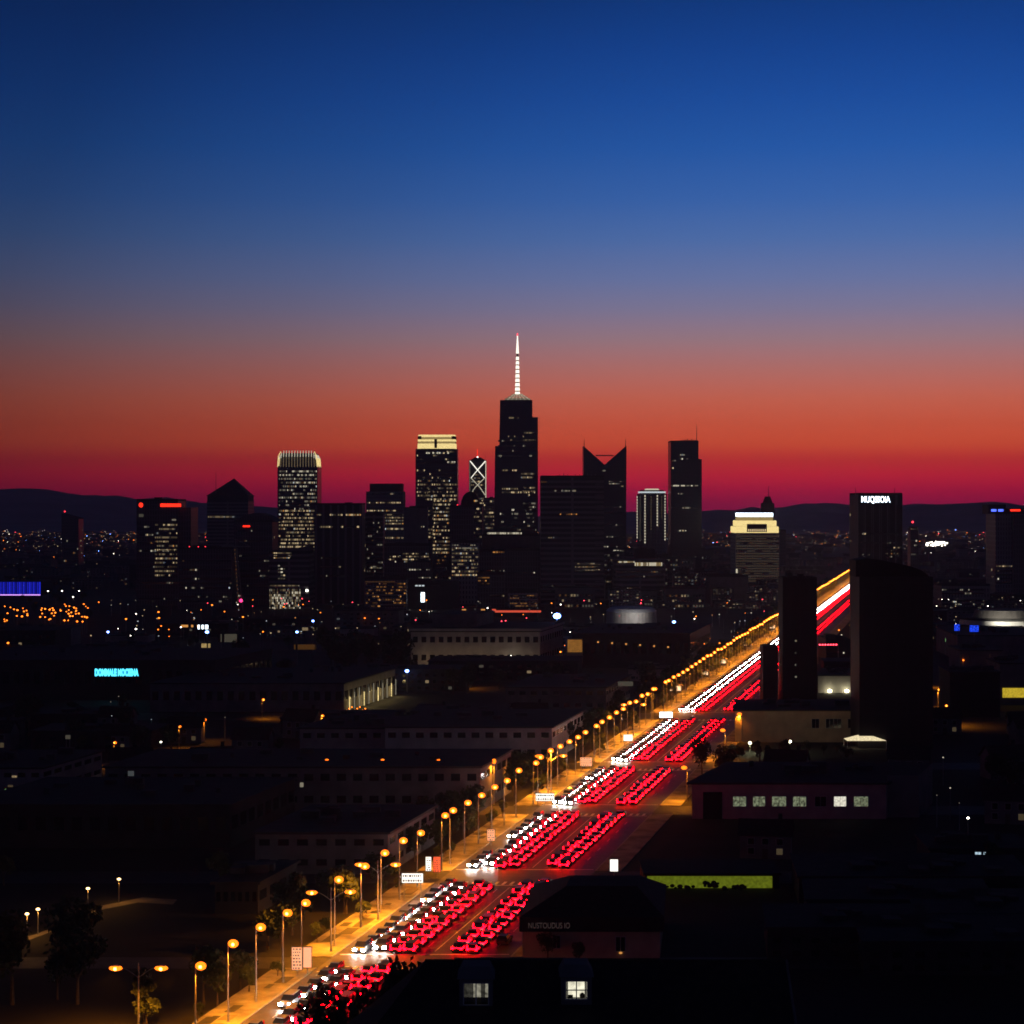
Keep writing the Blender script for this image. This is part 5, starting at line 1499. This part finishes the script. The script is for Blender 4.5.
# park lamps and path
pp = MB()
pl = [onground(-30, 948), onground(30, 938), onground(75, 921), onground(100, 908), onground(140, 900), onground(175, 902)]
for (xa, ya), (xb, yb) in zip(pl, pl[1:]):
    pp.face([(xa, ya - 2.2, .005), (xb, yb - 2.2, .005), (xb, yb + 2.2, .005), (xa, ya + 2.2, .005)], "earth")
tag(pp.build("park_path"), kind="structure")
PL = thing("park_lamp", "short park lamp glowing warm beside the park path, farthest right of the four", "park lamp", (0, 0, -500), "warm park lamps at bottom left")
b = MB(); b.cyl(0, 0, 0, 4.0, .09, .06, "metal", 8); b.build("pole", PL)
b = MB(); b.ball(0, 0, 4.2, .34, .3, .2, emit("park_lamp_glow", (1, .62, .22), 7), 8, 6); b.build("lamp_head", PL)
lo = bpy.data.lights.new("park_light", "POINT"); lo.energy = 420; lo.color = (1, .42, .07); lo.shadow_soft_size = .2
lob = bpy.data.objects.new("park_light", lo); C.objects.link(lob); lob.parent = PL; lob.location = (0, 0, 3.6)
for i, (x, y, lab) in enumerate(((119, 903, None), (88, 913, "short park lamp glowing warm above the lit bend of the park path"), (38, 935, "short park lamp, right one of the close pair at far left"), (27, 940, "short park lamp, left one of the close pair at far left"))):
    X, Y = onground(x, y)
    if i == 0: PL.location = (X, Y, 0)
    else: copy_tree(PL, (X, Y, 0), 0, None, lab)

# ------------------------------------------------------------------ scattered lamps of the city
def small_lamp(m, h, label, group, rad=.55):
    t = thing("street_lamp", label, "street lamp", (0, 0, -500), group)
    b = MB(); b.cyl(0, 0, 0, h, .14, .09, "metal", 6); b.build("pole", t)
    b = MB(); b.ball(0, 0, h + .2, rad, rad, rad * .75, m, 6, 4); b.build("lamp_head", t)
    return t
SL = {"sodium_far": (small_lamp("sodium_far", 8, "", "orange street lamps in the districts left of the skyline"), "orange street lamps in the districts left of the skyline"),
      "white_far": (small_lamp("white_far", 7, "", "white lamps among the low blocks"), "white lamps among the low blocks"),
      "blue_far": (small_lamp("blue_far", 7, "", "blue lamps among the low blocks", .7), "blue lamps among the low blocks"),
      "red_far": (small_lamp("red_far", 7, "", "red lamps among the low blocks"), "red lamps among the low blocks")}
seen = set()
def lampat(m, x, y, label, sc=1.0):
    """the head shows at this height in the view; the foot stands on the ground below it"""
    t, gname = SL[m]
    h = 8.2 if m == "sodium_far" else 7.2
    Y = F * (H - h * sc) / (y - HY); X = (x - CX) * Y / F
    if road(PAVE_L - 3, Y)[0] < X < road(PAVE_R + 2, Y)[0]: return
    if m not in seen:
        seen.add(m); t.location = (X, Y, 0); t.scale = (sc,) * 3; t["label"] = label
    else:
        copy_tree(t, (X, Y, 0), 0, (sc,) * 3, label, gname)
rl = random.Random(8)
for cxx, n, lo_, hi_ in ((8, 7, 606, 622), (22, 8, 606, 622), (45, 9, 608, 621), (55, 8, 608, 621), (70, 14, 604, 621), (82, 9, 604, 622)):
    for _ in range(n): lampat("sodium_far", cxx + rl.uniform(-6, 6), rl.uniform(lo_, hi_), "orange street lamp in the dense amber cluster at left", rl.uniform(.7, 1.1))
for x, y, lab in ((126, 619, "lone orange street lamp right of the amber cluster"), (158.5, 612, "bright orange street lamp, upper one of the pair at the broad dark tower's foot"), (159, 618, "bright orange street lamp, lower one of the pair at the broad dark tower's foot"),
                  (4, 637, "orange street lamp at the left edge above the cyan sign"), (8, 643, "lower orange street lamp at the left edge above the cyan sign"), (212, 605, "small orange lamp below the pyramid-roofed tower"), (243, 617, "orange lamp left of the tower crane's foot")):
    lampat("sodium_far", x, y, lab, 1.0 if y < 700 else .55)
for x, y, lab in ((163, 589, "bright white lamp on the broad dark tower's foot"), (37, 638, "white lamp above the cyan sign's left end"), (73, 597, "white lamp left of the dark slab at far left"), (79, 591, "upper white lamp by the arena"), (48, 591, "white lamp right of the arena"),
                  (62, 591, "small white lamp right of the arena"), (136, 629, "white lamp on the dark slope right of the amber cluster"), (161, 742, "white lamp at the end of the side street above the parking deck"), (968, 818, "warm white lamp before the dark houses at lower right"),
                  ):
    lampat("white_far", x, y, lab, .9 if y < 650 else .5)
for x, y, sc, lab in ((557, 616, 2.6, "large glaring blue-white lamp right of the red light line"), (559, 624, 1.0, "small blue lamp under the glaring blue-white one"), (608, 626, 1.2, "blue lamp at the left end of the curved stadium"), (674, 622, 1.3, "blue lamp right of the curved stadium"),
                      (108, 632, .9, "violet blue lamp above the cyan sign"), (207, 632, 1.3, "blue-white lamp on the street left of centre"), (313, 621, 1.0, "blue lamp in front of the plain dark tower"), (297, 632, 1.0, "blue lamp left of the dark tree clump"), (407, 671, 1.1, "blue lamp at the right end of the yellow lit hall")):
    lampat("blue_far", x, y, lab, sc)
for x, y, lab, e in ((750, 743, "bright greenish-white garden lamp at the beige villa's left corner", 700), (790, 741.5, "greenish-white garden lamp in the shrubs before the beige villa", 350)):
    h = 2.6; Y = F * (H - h) / (y - HY); X = (x - CX) * Y / F
    t = thing("garden_lamp", lab, "garden lamp", (X, Y, 0))
    b = MB(); b.cyl(0, 0, 0, h - .2, .07, .05, "metal", 6); b.build("pole", t)
    b = MB(); b.ball(0, 0, h, .42, .42, .36, emit("garden_lamp_glow", (1, .95, .6), 14), 8, 6); b.build("lamp_head", t)
    lo = bpy.data.lights.new("garden_light", "POINT"); lo.energy = e; lo.color = (.95, 1, .55); lo.shadow_soft_size = .3
    lob = bpy.data.objects.new("garden_light", lo); C.objects.link(lob); lob.parent = t; lob.location = (0, -.9, h + .2)
def glow_sign(x, y, wpx, hpx, Y, m, label, name="lit_sign", cat="sign"):
    X, z = px(x, y, Y); k = Y / F; w, h = wpx * k / 2, hpx * k / 2
    z = max(z, h + .6)
    t = thing(name, label, cat, (X, Y, 0))
    b = MB(); b.box(-w - .1, w + .1, -.1, .1, z - h - .1, z + h + .1, "darkwall"); fo = b.build("frame", t)
    b = MB(); rq = random.Random(int(x * 3 + y)); xx = -w
    xs, ms = [-w], []
    while xx < w - .05:
        xx = min(w, xx + rq.uniform(.4, 1.3)); xs.append(xx); ms.append(m if rq.random() < .75 else "darkwall")
    b.ribbon(xs, ms, -.13, z - h, z + h); b.build("panel", fo)
    b = MB()
    for s_x in (-.7, .7): b.bar((s_x * w, 0, 0), (s_x * w, 0, z - h), .12, "metal")
    b.build("post", t)
for q in ((226, 685.5, 12, 4, 800, "green1", "green lit shop sign on the dark slope right of the cyan sign"), (193, 661.5, 13, 3, 905, "pale2", "white lit shop sign, left one of two above the green sign"),
          (206, 663, 9, 6, 903, "hot_cool", "bluish white glaring shop sign above the green sign"), (249, 661, 8, 8, 900, "pale2", "white lit canopy right of the glaring shop sign"),
          (206, 648, 9, 9, 985, "soft_gold", "golden lit gateway above the two white shop signs"), (229, 638, 22, 8, 1050, "pale0", "pale lit shop wall right of the golden gateway"),
          (203, 627, 10, 4, 1150, "hot_cool", "blue white canopy light at the street left of centre"), (190, 626, 18, 2.4, 1155, "orange2", "orange canopy light beside the blue white one"), (310, 629, 20, 3, 1120, "warm1", "amber lit canopy left of the dark tree clump"),
          (305, 647, 22, 5, 985, "orange0", "dim reddish lit wall below the amber canopy"), (945, 635, 12, 4, 1020, "green1", "green lit shop row left of the blue billboards"), (949, 640, 10, 3, 1000, "green2", "lower bright green shop row left of the blue billboards"),
          (68, 737, 5, 4, 590, "pale0", "dim white panel on the roof near the left edge"), (70, 737, 0, 0, 0, "", "")):
    if q[4]:
        Yq = F * (H - 7.0) / (q[1] - HY)
        EXCL.append(((q[0] - CX) * Yq / F - 10, (q[0] - CX) * Yq / F + 10, Yq - 85, Yq + 4))
        glow_sign(q[0], q[1], q[2], q[3], Yq, q[5], q[6])
X, Y = onground(511, 669)
t = thing("lit_tree", "cone-shaped tree strung with white lights before the pale institutional building", "lit tree", (X, Y, 0))
b = MB(); b.cyl(0, 0, 0, 6.2, .14, .05, "bark", 6)
rt = random.Random(9)
b.build("trunk", t)
b = MB()
for i in range(160):
    q = rt.random(); z = .8 + 5.2 * q; rr_ = 1.9 * (1 - q) * rt.uniform(.5, 1); a = rt.uniform(0, 6.28); p = Vector((rr_ * math.cos(a), rr_ * math.sin(a), z)); u = Vector((rt.gauss(0, 1), rt.gauss(0, 1), rt.gauss(0, 1))).normalized(); w2 = u.orthogonal().normalized()
    b.face([p - u * .35, p + w2 * .2, p + u * .35, p - w2 * .2], "leaf2")
b.build("crown", t)
b = MB()
for i in range(46):
    q = rt.random(); z = .8 + 5.4 * q; rr_ = 2.0 * (1 - q); a = rt.uniform(0, 6.28); b.ball(rr_ * math.cos(a), rr_ * math.sin(a), z, .13, .13, .13, "white_far", 4, 3)
b.build("string_light", t)
cl = MB()
def speck(m, x, y, r):
    Y = F * (H - 7) / (y - HY); X = (x - CX) * Y / F
    if road(PAVE_L - 3, Y)[0] < X < road(PAVE_R + 2, Y)[0]: return
    cl.cyl(X, Y, 0, 6.8, .09, .07, "metal", 5); cl.ball(X, Y, 7, r, r, r * .75, m, 6, 4)
for _ in range(190): speck(rl.choice(("white_far", "pale2", "warm2", "pale1", "warm2", "cool2", "orange2")), rl.uniform(90, 860), rl.uniform(600, 640), rl.uniform(.15, .4))
for _ in range(60): speck("sodium_far", rl.uniform(60, 860), rl.uniform(596, 650), rl.uniform(.2, .45))
for _ in range(60): speck(rl.choice(("white_far", "pale2", "warm2", "pale1", "warm2", "cool2")), rl.uniform(935, 1024), rl.uniform(590, 640), rl.uniform(.15, .35))
for _ in range(12):
    x, y = rl.choice(((rl.uniform(935, 1024), rl.uniform(745, 830)), (rl.uniform(0, 300), rl.uniform(650, 740))))
    speck(rl.choice(("pale2", "cool2", "pale1")), x, y, rl.uniform(.1, .2))
for _ in range(24): speck("red_far", rl.uniform(200, 800), rl.uniform(598, 622), rl.uniform(.2, .35))
tag(cl.build("city_lamps"), "countless small lamps sprinkled over the dark low blocks", "lamps", None, "stuff")

# lit glass house front at lower right
t, c_, k, zt, w = lowrise("house", "dark house with bluish lit glass doors at lower right", "house", 930, 1030, 850, 384, 16, "darkwall", "roof", .05, .5,
                          [(975, 981, 852, 869, "cool_room"), (983.5, 988, 852, 864, "cool_room"), (1000, 1006, 861, 867, "room_white")])

# ------------------------------------------------------------------ low blocks filling the city
EXCL.append((-300, 160, 1160, 1345))
fill = []
def filler_proto(kind, seed):
    rq = random.Random(seed)
    t = thing("low_building", "", "building", (0, 0, -500), "low flat-roofed blocks across the city")
    w, d, h = {0: (14, 22, 7), 1: (20, 16, 9), 2: (11, 14, 6), 3: (26, 24, 11), 4: (16, 18, 14), 5: (15, 20, 8)}[kind]
    wall = ["wall", "darkwall", "pink", "darkwall", "wall", "darkwall"][kind]
    b = MB(); b.box(-w, w, 0, d, -.3, h, wall, "roof", .1); b.build("wall", t)
    b = MB(); b.box(-w - .4, w + .4, -.4, d + .4, h + .003, h + .6, "darkwall", "roof", .1); b.build("roof", t)
    for _ in range(4):
        b = MB(); x = rq.uniform(-.7, .7) * w; y = rq.uniform(.2, .8) * d; s = rq.uniform(.8, 2.4); b.box(x - s, x + s, y - s, y + s, h + .603, h + rq.uniform(1.2, 2.6), "roof2"); b.build("roof_unit", t)
    n = int(h // 3.4)
    for j in range(n):
        b = MB(); m = int(w * 2 / 3.4); xs, ms = [], []
        for i in range(m):
            x = -w + 1 + (2 * w - 2) * i / m
            xs += [x, x + 1.5]; ms += ["glassdark" if kind == 5 or rq.random() > .09 else rq.choice(("warm0", "warm0", "pale0", "cool0", "warm1")), wall]
        b.ribbon(xs, ms[:-1], -.05, 1.0 + j * 3.3, 2.5 + j * 3.3); b.build("window_row", t)
    return t, w, d, h
FP = [filler_proto(i, 60 + i) for i in range(6)]
fused = set()
rf = random.Random(17)
def put_fill(k, X, Y, label, sz=1.0, group=None):
    t, w, d, h = FP[k]
    s = (rf.uniform(.8, 1.15), rf.uniform(.85, 1.15), sz)
    if k not in fused:
        fused.add(k); t.location = (X, Y, 0); t.scale = s; t["label"] = label
        if group: t["group"] = group
    else:
        copy_tree(t, (X, Y, 0), 0, s, label, group)
Yr = 430.0
while Yr < 1650:
    step = 46 if Yr < 900 else 60
    lim = Yr * .28 + 40
    X = -lim
    while X < lim:
        k = rf.randrange(5) if Yr > 640 else 5
        w, d = FP[k][1], FP[k][2]
        ok = all(clear(X + q, Yr + e) for q in (-w * 1.1, -w * .5, 0, w * .5, w * 1.1) for e in (0, d * .5, d * 1.1)) and not any(a - 3 < Yr + e < b_ + 3 for a, b_ in CROSS for e in (0, d * .5, d))
        if ok and not (Yr < 560 and X < 0) and not (60 < X < 130 and Yr < 640):
            side = "left of the avenue" if X < road(-80, Yr)[0] else "right of the avenue"
            depth_ = "in the near quarter" if Yr < 760 else ("halfway to the skyline" if Yr < 1150 else "at the foot of the skyline")
            put_fill(k, X, Yr + rf.uniform(-3, 3), ["flat-roofed grey low block", "dark flat-roofed low block", "small pinkish low block", "large dark flat-roofed low block", "taller grey flat-roofed block", "unlit dark low block"][k] + " " + side + " " + depth_,
                     rf.uniform(.55, .9) if Yr < 700 else (rf.uniform(.6, 1.0) if Yr < 1150 else rf.uniform(.35, .6)), "low flat-roofed blocks " + side + " " + depth_)
        X += w * 2.2 + rf.uniform(4, 10)
    Yr += step
for (x, y) in ((880, 905), (900, 930), (960, 905), (850, 960), (960, 975), (1010, 945)):
    X, Y = onground(x, y)
    put_fill(5, X, Y, "unlit dark roof in the black quarter at lower right", .6, "unlit dark roofs at lower right")
Yr = 1660.0
while Yr < 2300:
    X = -Yr * .27
    while X < Yr * .27:
        k = rf.choice((3, 4, 1, 4)); w = FP[k][1]
        if clear(X - w, Yr) and clear(X + w, Yr + 20):
            put_fill(k, X, Yr, "mid-height block crowded at the foot of the skyscrapers", rf.uniform(1.0, 2.2) if 150 < CX + X * F / Yr < 700 else rf.uniform(.4, .7), "mid-height blocks at the foot of the skyscrapers")
        X += w * 2.4 + rf.uniform(8, 40)
    Yr += 90

def lit_block(seed, w, d, h, wall, share, cols):
    rq = random.Random(seed)
    t = thing("office_block", "", "office block", (0, 0, -500), "mid-height lit blocks at the foot of the skyscrapers")
    b = MB(); b.box(-w, w, 0, d, -.3, h, wall, "roof"); b.build("wall", t)
    b = MB(); b.box(-w - .3, w + .3, -.3, d + .3, h + .003, h + .7, "darkwall", "roof"); b.build("roof", t)
    for _ in range(3):
        b = MB(); x = rq.uniform(-.6, .6) * w; y = rq.uniform(.2, .7) * d; q = rq.uniform(.8, 2.2); b.box(x - q, x + q, y, y + q * 1.5, h + .703, h + rq.uniform(1.6, 3.2), "roof2"); b.build("roof_unit", t)
    for j in range(int(h // 3.3)):
        b = MB(); xs, ms = [], []; n = int(w * 2 / 2.1); on = share * rq.choice((.2, .6, 1.0, 1.8))
        for i in range(n):
            x = -w + .6 + (2 * w - 1.2) * i / n; xs += [x, x + 1.3]; ms += [rq.choice(cols) if rq.random() < on else "glassdark", wall]
        b.ribbon(xs, ms[:-1], -.05, .9 + j * 3.3, 2.4 + j * 3.3); b.build("window_row", t)
    return t, w
LB = [lit_block(1, 10, 16, 20, "fac_grey", .26, ("warm0", "warm1", "pale0", "pale0")), lit_block(2, 14, 18, 13, "wall", .32, ("warm0", "pale0", "orange0", "warm1")),
      lit_block(3, 8, 14, 30, "fac_dark", .24, ("warm0", "pale0", "cool0")), lit_block(4, 17, 16, 9, "fac_pale", .34, ("warm0", "orange0", "pale1"))]
lused = set()
for Yb in (1352, 1385, 1440, 1475, 1530, 1580):
    X = -.26 * Yb
    while X < .24 * Yb:
        k_ = rf.randrange(4); w = LB[k_][1]
        if all(clear(X + q, Yb + e) for q in (-w - 1, 0, w + 1) for e in (0, 9, 18)):
            nm_ = ["grey gridded mid-height block", "plain wide mid-height block", "narrow taller dark block", "low wide pale block"][k_] + " with a few lit rooms at the foot of the skyscrapers"
            sc_ = (rf.uniform(.85, 1.15), 1, rf.uniform(.6, 1.15) if 170 < CX + X * F / Yb < 720 else rf.uniform(.35, .6))
            if k_ in lused: copy_tree(LB[k_][0], (X, Yb, 0), 0, sc_, nm_)
            else:
                lused.add(k_); LB[k_][0].location = (X, Yb, 0); LB[k_][0].scale = sc_; LB[k_][0]["label"] = nm_
            EXCL.append((X - w - 1, X + w + 1, Yb - 2, Yb + 19))
        X += w * 2 + rf.uniform(4, 22)
hp = thing("house", "", "house", (0, 0, -500), "small gabled houses in the dark quarters")
b = MB(); b.box(-5, 5, 0, 8, -.2, 5, "wall"); b.build("wall", hp)
b = MB(); b.face([(-5.5, -.5, 4.9), (5.5, -.5, 4.9), (5.5, 4, 8), (-5.5, 4, 8)], "tile"); b.face([(5.5, 8.5, 4.9), (-5.5, 8.5, 4.9), (-5.5, 4, 8), (5.5, 4, 8)], "tile")
b.face([(-5, 0, 5), (-5, 4, 7.7), (-5, 8, 5)], "wall"); b.face([(5, 0, 5), (5, 8, 5), (5, 4, 7.7)], "wall"); ro_ = b.build("roof", hp)
b = MB(); b.box(2.4, 3.2, 5, 5.8, 6.2, 9, "tile"); b.build("chimney", ro_)
for xx, zz_, mm in ((-3.4, 1.0, "glassdark"), (2.2, 1.0, "warm0"), (-3.4, 3.1, "glassdark"), (-.6, 3.1, "glassdark"), (2.2, 3.1, "glassdark")):
    b = MB(); b.box(xx - .1, xx + 1.3, -.08, -.01, zz_ - .1, zz_ + 1.4, "pale"); f_ = b.build("window", hp)
    b = MB(); b.box(xx, xx + 1.2, -.12, -.085, zz_, zz_ + 1.3, mm); b.build("pane", f_)
b = MB(); b.box(-.6, .5, -.1, -.01, 0, 2.1, "bark"); b.build("door", hp)
hn = 0
for _ in range(400):
    left = rf.random() < .45
    Y = rf.uniform(385, 640); X = rf.uniform(-.26 * Y, road(-125, Y)[0]) if left else rf.uniform(.10 * Y, .27 * Y)
    if hn < 34 and clear(X, Y, 9) and clear(X, Y + 10, 9) and not in_cross(Y, 12) and not in_cross(Y + 9, 4):
        EXCL.append((X - 8, X + 8, Y - 6, Y + 12)); hn += 1
        lb = "small gabled house with one dim lit window " + ("left of the avenue behind the park" if left else "in the dark quarter at right")
        if hn == 1: hp.location = (X, Y, 0); hp.rotation_euler.z = .1; hp["label"] = lb
        else: copy_tree(hp, (X, Y, 0), rf.uniform(-.4, .3), (1, 1, rf.uniform(.85, 1.1)), lb)
# far districts up to the hills: one mass of roofs and one of lights
ry = random.Random(23)
dh = MB()
for _ in range(1300):
    Y = 2350 + 2500 * ry.random() ** 1.2; X = ry.uniform(-.3, .3) * Y; s = ry.uniform(6, 16); h = ry.choice((4, 5, 6, 7, 11 if ry.random() < .3 else 6)); d = ry.uniform(8, 20)
    if road(PAVE_L, Y)[0] < X < road(PAVE_R, Y)[0] and Y < 2400: continue
    dh.box(X - s, X + s, Y, Y + d, -1, h, "wall" if ry.random() < .4 else "darkwall", "roof")
    if h > 7: dh.box(X - s * .3, X + s * .2, Y + d * .3, Y + d * .6, h + .003, h + 2, "roof2")
tag(dh.build("distant_houses"), "hazy carpet of distant houses stretching to the hills", "houses", None, "stuff")
dl = MB()
for _ in range(3600):
    q = ry.random()
    Y = 2150 + 2300 * q ** .6; u = ry.uniform(-.29, .29); X = u * Y
    if ry.random() < .4:
        X = round(X / 160) * 160 + ry.uniform(-6, 6)
    elif ry.random() < .3:
        Y = 2200 + round((Y - 2200) / 190) * 190 + ry.uniform(-4, 4)
    z = ry.uniform(8, 15) + max(0, (Y - 4300)) * .012
    rr_ = (.13 + .6 * ry.random() ** 5) * Y / 3000
    m = ry.choices(("orange2", "white_far", "warm2", "red_far", "blue_far", "sodium_far"), (.3, .05, .42, .04, .03, .16))[0]
    dl.ball(X, Y, z, rr_, rr_, rr_, m, 4, 3)
for _ in range(40):
    dl.ball((937 + ry.gauss(0, 5) - CX) * 1.5, 3000, ry.uniform(9, 15), 1.4, 1.0, 1.0, "white_far", 5, 4)
tag(dl.build("distant_city_lights"), "carpet of tiny street lights glittering up to the hills", "city lights", None, "stuff")

# ------------------------------------------------------------------ haze
hz = MB(); hz.box(-7300, 7300, -900, 11300, -3.5, 330, "ground")
hz.mats = [bpy.data.materials.new("haze")]
hzm = hz.mats[0]; hzm.use_nodes = True
tn = hzm.node_tree
for n in list(tn.nodes): tn.nodes.remove(n)
oo = tn.nodes.new("ShaderNodeOutputMaterial"); pvn = tn.nodes.new("ShaderNodeVolumePrincipled")
pvn.inputs["Color"].default_value = (.93, .92, 1.0, 1); pvn.inputs["Density"].default_value = 1.1e-4; pvn.inputs["Anisotropy"].default_value = 0.2
tn.links.new(pvn.outputs[0], oo.inputs["Volume"])
hzo = hz.build("haze"); tag(hzo, "thin dusk haze over the whole city", "haze", None, "stuff")

# anything parked below the ground as an unused prototype goes
gone = [o for o in C.objects if o.parent is None and o.location.z < -400]
for o in gone:
    for ch in list(o.children_recursive):
        bpy.data.objects.remove(ch)
for o in gone:
    bpy.data.objects.remove(o)
